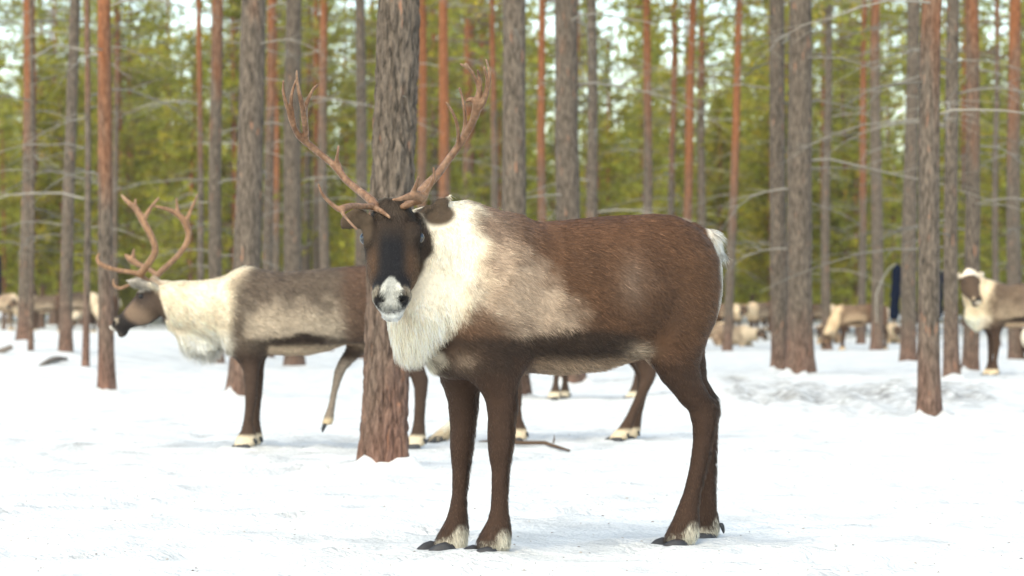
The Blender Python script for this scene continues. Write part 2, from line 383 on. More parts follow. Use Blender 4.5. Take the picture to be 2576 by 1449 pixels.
# ------------------------------------------------------------------ reindeer: solid bodies grown on a voxel field
class Field:
    def __init__(s, lo, hi, h):
        s.lo = np.array(lo, float); s.h = h
        s.n = np.ceil((np.array(hi) - s.lo) / h).astype(int) + 1
        s.D = np.full(s.n, 1.0, np.float32)
    def win(s, lo, hi):
        i0 = np.clip(np.floor((np.array(lo) - s.lo) / s.h).astype(int), 0, s.n - 1)
        i1 = np.clip(np.ceil((np.array(hi) - s.lo) / s.h).astype(int) + 1, 1, s.n)
        if (i1 <= i0).any(): return None, None
        ax = [s.lo[k] + np.arange(i0[k], i1[k]) * s.h for k in range(3)]
        P = np.stack(np.meshgrid(*ax, indexing='ij'), -1)
        return tuple(slice(i0[k], i1[k]) for k in range(3)), P
    def put(s, fn, lo, hi, k=.03, sub=False):
        pad = k + 2 * s.h + .01
        sl, P = s.win(np.array(lo) - pad, np.array(hi) + pad)
        if sl is None: return
        d = fn(P).astype(np.float32); A = s.D[sl]
        if sub:
            d = -d; hh = np.maximum(k - np.abs(A - d), 0) / k; s.D[sl] = np.maximum(A, d) + hh * hh * k * .25
        else:
            hh = np.maximum(k - np.abs(A - d), 0) / k; s.D[sl] = np.minimum(A, d) - hh * hh * k * .25
    def cone(s, p0, p1, r0, r1, k=.03, sub=False, flat=None, fs=1.0):
        p0 = np.array(p0, float); p1 = np.array(p1, float); v = p1 - p0; L2 = v @ v + 1e-12
        fl = None if flat is None else np.array(flat, float) / np.linalg.norm(flat)
        def fn(P):
            t = np.clip(((P - p0) @ v) / L2, 0, 1); q = P - p0 - t[..., None] * v
            if fl is not None:
                w = q @ fl; q = q + (w * (1 / fs - 1))[..., None] * fl
            d = np.linalg.norm(q, axis=-1) - (r0 + (r1 - r0) * t)
            return d * (fs if fl is not None else 1.0) if fs < 1 else d
        R = max(r0, r1); s.put(fn, np.minimum(p0, p1) - R, np.maximum(p0, p1) + R, k, sub)
    def chain(s, pts, rad, k=.02, flat=None, fs=1.0):
        for i in range(len(pts) - 1): s.cone(pts[i], pts[i + 1], rad[i], rad[i + 1], k, False, flat, fs)
    def ball(s, c, r, k=.03, sub=False, fr=None):
        c = np.array(c, float); r = np.array(r, float) * np.ones(3); Rm = np.eye(3) if fr is None else np.array(fr)
        def fn(P):
            q = (P - c) @ Rm.T / r; n = np.linalg.norm(q, axis=-1); return (n - 1) * r.min()
        R = r.max(); s.put(fn, c - R, c + R, k, sub)
    def tube(s, o, U, V, Wd, prof, k=.03, ex=2.0):
        """prof rows: u, cv, cw, rv, rw along axis U"""
        o = np.array(o, float); A = np.array([U, V, Wd], float); pr = np.array(prof, float)
        u0, u1 = pr[0, 0], pr[-1, 0]
        pts = np.concatenate([o + r[0] * A[0] + (r[1] + sv * r[3]) * A[1] + (r[2] + sw * r[4]) * A[2] for r in pr for sv in (-1, 1) for sw in (-1, 1)]).reshape(-1, 3)
        def fn(P):
            q = (P - o) @ A.T; u = np.clip(q[..., 0], u0, u1)
            g = [np.interp(u, pr[:, 0], pr[:, i]) for i in range(1, 5)]
            rm = np.minimum(g[2], g[3])
            e = ((np.abs(q[..., 1] - g[0]) / g[2]) ** ex + (np.abs(q[..., 2] - g[1]) / g[3]) ** ex) ** (1 / ex)
            d = (e - 1) * rm; over = np.abs(q[..., 0] - u)
            return np.where(over > 0, np.sqrt(over ** 2 + np.maximum(d, 0) ** 2), d)
        s.put(fn, pts.min(0), pts.max(0), k)
    def mesh(s):
        D = s.D; S_ = D < 0
        c = np.zeros(np.array(D.shape) - 1, np.int8)
        for a in (0, 1):
            for b in (0, 1):
                for g in (0, 1): c += S_[a:D.shape[0]-1+a, b:D.shape[1]-1+b, g:D.shape[2]-1+g]
        act = (c > 0) & (c < 8); idx = np.argwhere(act); ids = np.full(act.shape, -1, np.int64); ids[act] = np.arange(len(idx))
        acc = np.zeros((len(idx), 3)); cnt = np.zeros(len(idx))
        for ax in range(3):
            o1, o2 = [k for k in range(3) if k != ax]
            for b in (0, 1):
                for g in (0, 1):
                    q = idx.copy(); q[:, o1] += b; q[:, o2] += g; r = q.copy(); r[:, ax] += 1
                    d0 = D[q[:, 0], q[:, 1], q[:, 2]]; d1 = D[r[:, 0], r[:, 1], r[:, 2]]
                    m = (d0 < 0) != (d1 < 0); t = d0 / (d0 - d1 + 1e-12)
                    pt = q.astype(float); pt[:, ax] += t
                    acc[m] += pt[m]; cnt[m] += 1
        V = s.lo + s.h * acc / cnt[:, None]
        quads = []
        for ax in range(3):
            o1, o2 = [k for k in range(3) if k != ax]
            sl0 = [slice(None)] * 3; sl1 = [slice(None)] * 3; sl0[ax] = slice(0, -1); sl1[ax] = slice(1, None)
            a = S_[tuple(sl0)]; b = S_[tuple(sl1)]; e = np.argwhere(a != b); inside = a[e[:, 0], e[:, 1], e[:, 2]]
            ok = (e[:, o1] > 0) & (e[:, o2] > 0) & (e[:, o1] < D.shape[o1] - 1) & (e[:, o2] < D.shape[o2] - 1); e = e[ok]; inside = inside[ok]
            def cid(d1, d2):
                q = e.copy(); q[:, o1] += d1; q[:, o2] += d2; return ids[q[:, 0], q[:, 1], q[:, 2]]
            Q = np.stack([cid(-1, -1), cid(0, -1), cid(0, 0), cid(-1, 0)], 1)
            flip = inside if ax != 1 else ~inside
            Q[~flip] = Q[~flip][:, ::-1]; quads.append(Q)
        return V, np.concatenate(quads)

def normals(V, Q):
    n = np.cross(V[Q[:, 2]] - V[Q[:, 0]], V[Q[:, 3]] - V[Q[:, 1]]); N = np.zeros_like(V)
    for k in range(4): np.add.at(N, Q[:, k], n)
    return N / (np.linalg.norm(N, axis=1)[:, None] + 1e-12)

def relax(V, Q, it=2, lam=.5):
    e = np.concatenate([Q[:, [0, 1]], Q[:, [1, 2]], Q[:, [2, 3]], Q[:, [3, 0]]])
    for _ in range(it):
        a = np.zeros_like(V); c = np.zeros(len(V)); np.add.at(a, e[:, 0], V[e[:, 1]]); np.add.at(c, e[:, 0], 1)
        V = V + lam * (a / np.maximum(c, 1)[:, None] - V)
    return V

def mixc(c, m, col):
    return c * (1 - m[:, None]) + np.array(col, float) * m[:, None]

def grow_fur(name, parent, V, Q, N, zone, count, rad, seed=0, clump=.5):
    """zone(P, N) -> colour, comb direction, length, lift, density weight.  One curve object of combed hairs."""
    g = np.random.default_rng(seed)
    T = np.concatenate([Q[:, [0, 1, 2]], Q[:, [0, 2, 3]]])
    ar = np.linalg.norm(np.cross(V[T[:, 1]] - V[T[:, 0]], V[T[:, 2]] - V[T[:, 0]]), axis=1)
    cen = V[T].mean(1); w = ar * zone(cen, N[T[:, 0]])[4]
    f = g.choice(len(T), count, p=w / w.sum()); b = g.dirichlet((1, 1, 1), count)
    P = (V[T[f]] * b[..., None]).sum(1); n = (N[T[f]] * b[..., None]).sum(1); n /= np.linalg.norm(n, axis=1)[:, None] + 1e-9
    col, comb, ln, lift, _ = zone(P, n)
    cl = np.stack([noise3(P, 45, seed + k) - .5 for k in range(3)], 1) * clump + np.stack([noise3(P, 14, seed + 3 + k) - .5 for k in range(3)], 1) * clump
    comb = comb + cl * .9 + g.normal(size=P.shape) * .22
    tg = comb - (comb * n).sum(1)[:, None] * n; tg /= np.linalg.norm(tg, axis=1)[:, None] + 1e-9
    ln = ln * g.uniform(.6, 1.25, count); k = 5
    t = np.linspace(0, 1, k)[None, :, None]
    up = lift[:, None, None]
    pts = P[:, None, :] - n[:, None, :] * .002 + ln[:, None, None] * (tg[:, None, :] * (t * (1 - .15 * up)) + n[:, None, :] * (up * t - .45 * up * t * t))
    # gravity droop on long hair
    pts[..., 2] -= (np.clip(ln - .035, 0, 1)[:, None]) * (t[..., 0] ** 2) * .5
    cu = bpy.data.hair_curves.new(name); cu.add_curves([k] * count)
    cu.attributes['position'].data.foreach_set('vector', pts.astype(np.float32).ravel())
    ra = cu.attributes.get('radius') or cu.attributes.new('radius', 'FLOAT', 'POINT')
    prof = np.array([1.0, 1.0, .85, .55, .12])
    ra.data.foreach_set('value', (rad * g.uniform(.7, 1.3, (count, 1)) * prof[None, :]).astype(np.float32).ravel())
    ps = np.stack([P[:, 0] * .86 - P[:, 2] * .5, P[:, 1], P[:, 0] * .5 + P[:, 2] * .86], 1) * np.array([.28, 1, 1])
    jit = (1 + g.normal(size=(count, 1)) * .26) * (.74 + .52 * noise3(ps, 130, seed + 9))[:, None] * (.86 + .28 * noise3(P, 22, seed + 8))[:, None]
    lightm = (g.random((count, 1)) < .14) * (col.mean(1, keepdims=True) < .3)
    hc = np.clip(col * jit * (1 + .8 * lightm), .004, .92)
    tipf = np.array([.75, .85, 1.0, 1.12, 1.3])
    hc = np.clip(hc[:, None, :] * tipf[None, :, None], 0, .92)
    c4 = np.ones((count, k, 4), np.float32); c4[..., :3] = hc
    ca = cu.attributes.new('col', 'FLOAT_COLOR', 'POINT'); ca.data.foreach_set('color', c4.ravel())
    nb = n * .8 + tg * .1 + g.normal(size=n.shape) * .22
    nb[:, 2] = np.maximum(nb[:, 2], -.30)
    na = cu.attributes.new('nrm', 'FLOAT_VECTOR', 'POINT'); na.data.foreach_set('vector', np.repeat(nb, k, 0).astype(np.float32).ravel())
    return link(name, cu, parent, M_FUR)

def head_mask(H, P_, lo=1.38, hi=1.62):
    u, v, w = H.loc(P_); hp = np.array(HEADP); rv = np.interp(u, hp[:, 0], hp[:, 1]); rw = np.interp(u, hp[:, 0], hp[:, 2])
    rv = np.maximum(rv, .05); rw = np.maximum(rw, .05)
    e = np.sqrt(((v + rv) / (rv * 1.12)) ** 2 + (w / rw) ** 2)
    k = smooth(u, .088, .118) * .26; hi, lo = hi - k, lo - k
    return smooth(e, hi, lo) * smooth(u, -.06, -.04) * smooth(u, .40, .385)
# ---- shared reindeer head, in its own frame (U down the face, V out of the forehead, W sideways)
class HeadFrame:
    def __init__(s, o, U, V, sc=1.0):
        s.o = np.array(o, float); s.U = np.array(U, float) / np.linalg.norm(U)
        V = np.array(V, float); V = V - (V @ s.U) * s.U; s.V = V / np.linalg.norm(V); s.W = np.cross(s.U, s.V); s.sc = sc
    def at(s, u, v, w): return s.o + s.sc * (u * s.U + v * s.V + w * s.W)
    def loc(s, P): q = (P - s.o) / s.sc; return q @ s.U, q @ s.V, q @ s.W
HEADP = [(-.045, .03, .035), (-.02, .05, .055), (0, .06, .068), (.04, .08, .080), (.08, .09, .085), (.13, .091, .083), (.18, .080, .076), (.23, .060, .063),
         (.27, .049, .054), (.30, .043, .050), (.325, .035, .044), (.343, .018, .028)]
def add_head(F, H, detail=True):
    c = H.sc
    F.tube(H.o, H.U, H.V, H.W, [(u * c, -rv * c, 0, rv * c, rw * c) for u, rv, rw in HEADP], .02 * c, 2.3)
    fr = np.array([H.U, H.V, H.W])
    for sgn in (-1, 1):
        F.ball(H.at(.080, -.036, sgn * .074), np.array([.033, .028, .021]) * c, .02 * c, False, fr)     # orbit
        F.ball(H.at(.285, -.022, sgn * .030), np.array([.03, .026, .026]) * c, .02 * c, False, fr)      # lip pad
        F.ball(H.at(.15, -.11, sgn * .036), np.array([.07, .045, .03]) * c, .03 * c, False, fr)         # jaw
    F.ball(H.at(.312, -.078, 0), np.array([.036, .025, .036]) * c, .014 * c, False, fr)                 # chin
    if detail:
        for sgn in (-1, 1):
            F.cone(H.at(.322, -.016, sgn * .020), H.at(.298, -.008, sgn * .046), .007 * c, .011 * c, .006 * c, True)
            F.ball(H.at(.066, -.012, sgn * .072), np.array([.03, .010, .016]) * c, .012 * c, False, fr)  # brow
            F.ball(H.at(.083, -.034, sgn * .092), np.array([.017, .015, .014]) * c, .006 * c, True, fr)  # eye socket
        F.ball(H.at(.340, -.041, 0), np.array([.020, .005, .038]) * c, .004 * c, True, fr)

def head_colour(H, P, face=(.036, .024, .017), side=(.088, .048, .027), blaze=(.008, .008, .010), muzzle=(.90, .88, .82), crown=(.050, .035, .025)):
    u, v, w = H.loc(P); aw = np.abs(w)
    c = np.tile(np.array(face, float), (len(P), 1))
    c = mixc(c, smooth(u, .03, -.01), crown)
    c = mixc(c, smooth(aw, .036, .060) * smooth(u, .10, .17), side)
    c = mixc(c, smooth(.050 - aw, 0, .03) * smooth(u, .03, .13), blaze)
    c = mixc(c, smooth(u, .20, .25) * smooth(-v, .06, .02) * .9, blaze)
    top = .243 + .62 * np.maximum(aw - .006, 0) + .012 * (noise3(P, 160, 2) - .5)
    wedge = smooth(np.minimum(.010 + (u - .243) * .62, .031) - aw + .006 * (noise3(P, 130, 3) - .5), -.004, .005)
    c = mixc(c, wedge * smooth(u, .236, .246), np.array((.34, .34, .31)))
    c = mixc(c, wedge * smooth(u, .245, .262) * smooth(aw, .010, .022) * smooth(u, .300, .285), (.58, .57, .51))
    c = mixc(c, smooth(-v, .024, .036) * smooth(u, .272, .296), muzzle)
    c = mixc(c, smooth(-v, .088, .10) * smooth(u, .2, .25) * .7, (.08, .06, .05))
    na, nb_ = (u - .309) * .75 + (aw - .034) * .66, -(u - .309) * .66 + (aw - .034) * .75
    nb = np.exp(-((na / .0110) ** 2 + (nb_ / .021) ** 2) ** 1.8) * smooth(-v, .075, .045)
    c = mixc(c, np.clip(nb * 1.25, 0, 1), (.012, .012, .012))
    mo = np.exp(-((v + .040) / .006) ** 2) * smooth(u, .295, .31) * smooth(.042 - aw, 0, .01)
    c = mixc(c, np.clip(mo * 1.4, 0, 1), (.015, .014, .012))
    eye = np.exp(-((u - .083) / .028) ** 2 - ((v + .036) / .028) ** 2) * smooth(aw, .055, .07)
    c = mixc(c, np.clip(eye * 1.1, 0, 1), (.018, .013, .012))
    return c

def loft_mesh(name, secs):
    """secs: x, y, half width, height, base z -> flat-soled hoof"""
    sides = 14; v = []
    an = np.linspace(0, math.pi, sides)
    for (x, y, hw, h, z0) in secs:
        for a in an: v.append((x, y + hw * math.cos(a), z0 + h * math.sin(a) ** .8))
    m = len(secs); q = []
    for i in range(m - 1):
        for j in range(sides):
            j2 = (j + 1) % sides; q.append((i * sides + j, i * sides + j2, (i + 1) * sides + j2, (i + 1) * sides + j))
    v = np.array(v); t = []
    for e in (0, m - 1):
        ci = len(v); v = np.vstack([v, v[e * sides:(e + 1) * sides].mean(0)])
        for j in range(sides): t.append((e * sides + j, e * sides + (j + 1) % sides, ci) if e else (e * sides + (j + 1) % sides, e * sides + j, ci))
    return np_mesh(name, v, q, t)
HOOF = [loft_mesh('hoof', [(-.070, -s * .010, .003, .004, -.006), (-.064, -s * .008, .010, .011, -.010), (-.048, -s * .003, .017, .026, -.010), (-.026, 0, .0215, .036, -.010),
                           (0, 0, .023, .041, -.010), (.022, 0, .021, .037, -.010), (.036, 0, .014, .022, -.008), (.040, 0, .006, .010, -.004)]) for s in (-1, 1)]
DEW = loft_mesh('dewclaw', [(-.006, 0, .004, .006, 0), (-.003, 0, .008, .012, 0), (.006, 0, .0095, .014, 0), (.018, 0, .008, .011, 0), (.028, 0, .004, .006, 0), (.031, 0, .001, .002, 0)])
def add_feet(root, foot, dew=True, sc=1.0, rot=0.0):
    """foot = (x, y, z) of the middle of the sole in local space, toes toward -x"""
    for i, s in enumerate((-1, 1)):
        o = link('hoof', HOOF[i], root, M_HOOF); o.location = (foot[0] + (.012 if s < 0 else -.012) * sc, foot[1] + s * .030 * sc, foot[2] - .006); o.scale = (sc, sc, sc * 1.3)
        o.rotation_euler = (0, 0, rot + s * .14)
        if dew:
            o = link('dewclaw', DEW, root, M_HOOF); o.location = (foot[0] + .066 * sc, foot[1] + s * .022 * sc, foot[2] + .050 * sc)
            o.rotation_euler = (0, math.radians(66), s * .3); o.scale = (sc,) * 3

def antler_mesh(name, chains, h=.0028, tint=(.165, .078, .038), tip=(.30, .18, .11), zlo=None):
    pts = np.concatenate([np.array([p[:3] for p in c]) for c in chains])
    F = Field(pts.min(0) - .06, pts.max(0) + .06, h)
    def catmull(A, sub=4):
        A = np.array(A, float); out = []
        for i in range(len(A) - 1):
            p0, p1, p2, p3 = A[max(i - 1, 0)], A[i], A[i + 1], A[min(i + 2, len(A) - 1)]
            for t in np.arange(sub) / sub:
                out.append(.5 * (2 * p1 + (p2 - p0) * t + (2 * p0 - 5 * p1 + 4 * p2 - p3) * t * t + (3 * p1 - p0 - 3 * p2 + p3) * t ** 3))
        out.append(A[-1]); return np.array(out)
    for c in chains:
        A = catmull(c)
        for i in range(len(A) - 1): F.cone(A[i, :3], A[i + 1, :3], max(A[i, 3] * .98, .0035), max(A[i + 1, 3] * .98, .0032), .0045)
    V, Q = F.mesh(); V = relax(V, Q, 3, .45)
    me = np_mesh(name, V, Q)
    z0, z1 = V[:, 2].min(), V[:, 2].max(); t = (V[:, 2] - z0) / (z1 - z0 + 1e-6)
    n = noise3(V * np.array([1, 1, .35]), 70, 4)
    c = np.tile(np.array(tint, float), (len(V), 1)); c = mixc(c, np.clip(n * 1.3 - .25, 0, 1) * .7, tip); c *= (.62 + .5 * noise3(V * np.array([1, 1, .3]), 130, 6))[:, None]
    c = mixc(c, smooth(t, .35, 0) * .2, (.26, .16, .10)); c = mixc(c, smooth(t, .9, 1.) * .3, (.36, .26, .18))
    vcol(me, c); return me

# ================================================================== the nearest reindeer (looks at the camera)
DA = math.radians(24); DOX, DOY = (1450 - CX) / F_PX * 8.12, 8.12
ca, sa = math.cos(DA), math.sin(DA)
def P(px, py, y=0.0):
    k = (px - CX) / F_PX
    x = (k * (DOY + y * ca) - DOX + y * sa) / (ca - k * sa)
    Y = DOY + x * sa + y * ca
    return np.array([x, y, CAM_H - (py - HY) / F_PX * Y])
def wl_vec(v): return np.array([v[0] * ca + v[1] * sa, -v[0] * sa + v[1] * ca, v[2]])      # world -> local direction

def leg_tube(F, rows, k=.05):
    """rows: py, px left, px right, y, half thickness"""
    pr = []
    for py, xl, xr, y, ry in rows:
        a, b = P(xl, py, y), P(xr, py, y); pr.append(((a[2] + b[2]) / 2, (a[0] + b[0]) / 2, y, max((b[0] - a[0]) / 2 * .97, .01), ry))
    pr = np.array(pr)[::-1]
    F.tube((0, 0, 0), (0, 0, 1), (1, 0, 0), (0, 1, 0), pr, k)

def main_reindeer():
    root = link('reindeer', None); root.location = (DOX, DOY, 0); root.rotation_euler = (0, 0, DA)
    tag(root, 'dark brown reindeer with white mane in the foreground, looking straight at the camera', 'reindeer', 'reindeer herd')
    F = Field((-1.02, -.50, -.03), (.72, .42, 1.25), .0068)
    tops = [(1078, 660, 850, .07), (1095, 600, 905, .12), (1125, 555, 935, .165), (1165, 525, 940, .195), (1220, 533, 940, .215), (1280, 554, 935, .225), (1340, 560, 932, .238), (1420, 555, 934, .25), (1500, 547, 926, .25),
            (1560, 543, 906, .238), (1620, 543, 880, .215), (1668, 549, 868, .195), (1712, 565, 862, .17), (1748, 588, 840, .14), (1772, 616, 800, .105), (1786, 660, 750, .055)]
    pr = []
    for px, t, b, hw in tops:
        a, c = P(px, t), P(px, b); pr.append(((a[0] + c[0]) / 2, (a[2] + c[2]) / 2, 0, (a[2] - c[2]) / 2, hw))
    F.tube((0, 0, 0), (1, 0, 0), (0, 0, 1), (0, 1, 0), pr, .05, 2.25)
    # shoulder and thigh masses
    for s in (-1, 1):
        F.ball(P(1225, 790, s * .10), (.115, .10, .20), .08)
        F.ball(P(1688, 725, s * .085), (.13, .09, .18), .08)
    # legs: near front, far front, near hind, far hind
    nf = [(800, 1185, 1300, -.105, .085), (880, 1190, 1315, -.11, .08), (950, 1210, 1302, -.105, .060), (1000, 1222, 1299, -.10, .048), (1047, 1229, 1293, -.10, .042), (1095, 1228, 1288, -.10, .040), (1124, 1229, 1285, -.10, .039),
          (1155, 1233, 1280, -.10, .033), (1181, 1238, 1276, -.10, .028), (1239, 1238, 1273, -.10, .026), (1275, 1236, 1275, -.10, .028), (1304, 1230, 1279, -.10, .033), (1331, 1216, 1283, -.10, .038), (1350, 1206, 1283, -.10, .042), (1364, 1203, 1281, -.10, .044), (1377, 1214, 1278, -.10, .040)]
    leg_tube(F, nf)
    ff = [(800, 1130, 1225, .10, .08), (880, 1110, 1220, .10, .075), (952, 1110, 1204, .095, .060), (1009, 1128, 1199, .09, .048), (1067, 1134, 1191, .09, .041), (1124, 1134, 1185, .09, .038), (1155, 1136, 1180, .09, .032), (1181, 1139, 1176, .09, .028),
          (1239, 1139, 1171, .09, .026), (1275, 1133, 1172, .09, .028), (1304, 1124, 1174, .09, .033), (1331, 1110, 1177, .09, .038), (1350, 1100, 1176, .09, .042), (1364, 1098, 1174, .09, .044), (1376, 1108, 1170, .09, .040)]
    leg_tube(F, ff)
    nh = [(660, 1665, 1780, -.10, .065), (720, 1655, 1788, -.112, .075), (800, 1646, 1780, -.115, .078), (860, 1640, 1766, -.115, .074), (914, 1642, 1756, -.114, .062), (952, 1663, 1762, -.112, .052), (990, 1696, 1780, -.11, .043), (1012, 1712, 1797, -.108, .038), (1032, 1733, 1803, -.106, .035),
          (1067, 1743, 1797, -.104, .032), (1105, 1745, 1789, -.10, .028), (1143, 1741, 1783, -.10, .026), (1181, 1735, 1773, -.10, .025), (1239, 1721, 1759, -.10, .026), (1277, 1706, 1755, -.10, .031), (1305, 1695, 1756, -.10, .036), (1328, 1684, 1757, -.10, .040), (1344, 1676, 1754, -.10, .043), (1358, 1684, 1748, -.10, .040)]
    leg_tube(F, nh)
    fh = [(720, 1665, 1780, .10, .07), (800, 1660, 1780, .105, .07), (880, 1672, 1768, .11, .062), (952, 1705, 1775, .11, .048), (1000, 1735, 1800, .11, .040), (1032, 1752, 1805, .11, .034), (1067, 1758, 1800, .11, .030), (1143, 1762, 1797, .11, .026), (1219, 1760, 1797, .11, .026), (1277, 1757, 1799, .11, .031), (1305, 1750, 1804, .11, .038), (1328, 1742, 1806, .11, .043), (1347, 1740, 1798, .11, .044)]
    leg_tube(F, fh)
    # neck, mane, head, ears
    F.chain([P(1205, 700), P(1130, 655, -.0), P(1075, 630, -.03)], [.23, .175, .12], .06)
    F.cone(P(1075, 630, -.03), P(1010, 600, -.07), .115, .075, .05)
    F.chain([P(1110, 690, .0), P(1075, 765, -.03), P(1052, 815, -.05), P(1032, 862, -.06)], [.15, .105, .078, .043], .06)
    F.cone(P(1155, 850), P(1120, 885, .0), .12, .065, .06)
    U = wl_vec((.015, -.5, -.866)); V = wl_vec((0, -.866, .5))
    H = HeadFrame(P(986, 527, -.15), U, V)
    add_head(F, H)
    ears = []
    back = -H.V
    for e in ([(1046, 556, -.13), (1080, 540, -.10), (1110, 516, -.08), (1137, 488, -.07)], [(925, 556, -.14), (898, 549, -.12), (874, 558, -.11), (854, 575, -.11)]):
        pts = [P(*q) for q in e]; F.chain(pts, [.022, .026, .017, .003], .012, wl_vec((0, 1, 0.15)), .5)
        ears.append((pts[0] + pts[-1]) / 2)
        F.chain([p + wl_vec((0, -.020, 0)) * s_ for p, s_ in zip(pts[1:3], (1, 1))], [.016, .012], .008) if False else None
        A, Bp = pts[1] + wl_vec((0, -.026, 0)), pts[2] + wl_vec((0, -.022, 0)); F.cone(A, Bp, .013, .008, .006, True)
    # tail
    tl = [P(1742, 590), P(1784, 602, .0), P(1812, 632)]
    F.chain(tl, [.035, .026, .010], .03)
    TLX = tl[1][0] - .018
    Vt, Q = F.mesh(); Vt = relax(Vt, Q, 1, .4); N = normals(Vt, Q)
    def qxy(P_):                                   # markings are mirrored left and right
        y = -np.abs(P_[:, 1]); Y = DOY + P_[:, 0] * sa + y * ca
        return CX + F_PX * (DOX + P_[:, 0] * ca - y * sa) / Y, HY + F_PX * (CAM_H - P_[:, 2]) / Y
    kx = 1 / ca
    OFFR = np.interp
    def colour(P_, N_):
        qx, qy = qxy(P_); wob = (noise3(P_, 16, 1) - .5); w2 = (noise3(P_, 45, 2) - .5)
        c = np.tile(np.array((.118, .058, .031)), (len(P_), 1))
        c = mixc(c, np.clip(noise3(P_, 9, 5) * 1.6 - .5, 0, 1) * .5, (.056, .029, .017))
        # greyer withers
        c = mixc(c, np.exp(-((qx - 1235) / 75) ** 2 - ((qy - 650) / 150) ** 2) * .75, (.30, .22, .165))
        # pale flank patch
        ux = (qx - 1325) * .80 + (qy - 745) * .60; uy = -(qx - 1325) * .60 + (qy - 745) * .80
        fl = smooth(-((ux / 185) ** 2 + (uy / 112) ** 2) + 1 + wob * .9 + w2 * .5, 0, 1.0)
        c = mixc(c, fl * .88, (.50, .37, .27))
        c = mixc(c, np.exp(-((qx - 1590 + wob * 40) / 38) ** 2 - ((qy - 705) / 60) ** 2) * .42, (.33, .235, .175))
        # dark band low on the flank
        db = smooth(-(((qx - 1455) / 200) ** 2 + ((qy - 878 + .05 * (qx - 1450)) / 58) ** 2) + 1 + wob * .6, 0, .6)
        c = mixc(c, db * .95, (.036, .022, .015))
        c = mixc(c, np.exp(-((qx - 1700) / 45) ** 2 - ((qy - 790) / 90) ** 2) * .6, (.06, .034, .022))
        # thigh
        c = mixc(c, smooth(qx, 1690, 1780) * smooth(qy, 900, 800) * .5, (.125, .064, .034))
        # belly
        bl = smooth(-N_[:, 2], .55, .92) * smooth(qy, 880, 915) * smooth(qx, 1290, 1340) * smooth(qx, 1660, 1610)
        c = mixc(c, bl, (.40, .28, .19)); c = mixc(c, np.exp(-((qx - 1605) / 32) ** 2 - ((qy - 886) / 20) ** 2), (.62, .47, .34))
        # legs
        lg = smooth(qy, 850, 945) * (1 - smooth(qx, 1320, 1350) * smooth(qx, 1640, 1600))
        c = mixc(c, lg, (.054, .030, .020))
        c = mixc(c, lg * smooth(N_[:, 0], .3, .9) * smooth(qy, 960, 1040) * .6, (.10, .052, .030))  # warm rim light painted into the fur colour along the rear leg edges
        c = mixc(c, np.exp(-((qx - 1165) / 38) ** 2 - ((qy - 905) / 28) ** 2) * .5, (.40, .30, .22))
        c = mixc(c, smooth(qy, 830, 860) * smooth(qy, 960, 920) * smooth(qx, 1320, 1280) * (1 - np.exp(-((qx - 1165) / 38) ** 2 - ((qy - 905) / 28) ** 2)), (.044, .027, .019))
        # rump patch and tail
        rp = smooth(N_[:, 0] + wob * .12, .70, .86) * smooth(qy, 860, 700) * smooth(P_[:, 0], .30, .38) * smooth(np.abs(P_[:, 1]), .2, .14)
        rp = rp + smooth(P_[:, 0], TLX - .012, TLX + .012) * smooth(qy, 700, 660)
        c = mixc(c, np.clip(rp, 0, 1), (.82, .76, .66))
        # white neck and mane
        edge = np.interp(qy, [500, 530, 560, 620, 700, 760, 800, 830, 860, 900, 950], [1172, 1190, 1200, 1206, 1210, 1192, 1160, 1125, 1096, 1086, 1080])
        mn = smooth(edge - qx + wob * 50 + w2 * 24, -38, 34)
        mcol = np.tile(np.array((.90, .79, .62)), (len(P_), 1)); mcol = mixc(mcol, smooth(noise3(P_ * np.array([1, 1, .22]), 26, 8), .45, .8) * .5, (.84, .65, .45))
        c = c * (1 - mn[:, None]) + mcol * mn[:, None]
        # head
        u, v, w = H.loc(P_); hm = head_mask(H, P_)
        hd = head_colour(H, P_); c = c * (1 - hm[:, None]) + hd * hm[:, None]
        for e_ in ears:
            em = smooth(np.linalg.norm(P_ - e_, axis=1), .085, .060); c = mixc(c, em * smooth(P_ @ H.W * 0 + np.abs(w), .05, .07), (.085, .058, .038))
        # feet: cream fetlocks with a brown tongue down the front
        fz = P_[:, 2]; ft = smooth(fz, .105, .055)
        for (fx, fy) in feet:
            m = ft * smooth(np.hypot(P_[:, 0] - fx, P_[:, 1] - fy), .16, .12)
            rel = P_[:, 0] - fx
            tongue = np.exp(-((rel + .005 - .3 * (fz - .06)) / .024) ** 2) * smooth(fz, .040, .058)
            c = mixc(c, m * (1 - .9 * tongue) * np.clip(smooth(fz, .050 + .040 * smooth(rel, .015, .06), .030 + .040 * smooth(rel, .015, .06)) + .0, 0, 1), (.68, .62, .50))
        return c
    feet4 = [P(1209, 1389, -.10), P(1102, 1387, .09), P(1686, 1369, -.10), P(1758, 1356, .11)]
    feet = [(f[0], f[1]) for f in feet4]
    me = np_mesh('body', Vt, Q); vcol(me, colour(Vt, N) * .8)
    body = link('body', me, root, M_SKIN)
    def zone(P_, N_):
        qx, qy = qxy(P_); c = colour(P_, N_)
        n_ = len(P_); comb = np.tile(np.array((.85, 0, -.5)), (n_, 1)); ln = np.full(n_, .027); lift = np.full(n_, .22); den = np.ones(n_)
        edge = np.interp(qy, [500, 620, 700, 800, 860, 950], [1180, 1206, 1212, 1160, 1097, 1082]); mn = smooth(edge - qx, -20, 30)
        comb = mixc(comb, mn, (.25, 0, -1.0)); ln = ln * (1 - mn) + mn * (.026 + .028 * smooth(qy, 740, 860)); lift = lift * (1 - mn) + mn * .17
        lgm = smooth(qy, 880, 980); comb = mixc(comb, lgm * (1 - mn), (.15, 0, -1)); ln = ln * (1 - lgm * (1 - mn)) + .020 * lgm * (1 - mn)
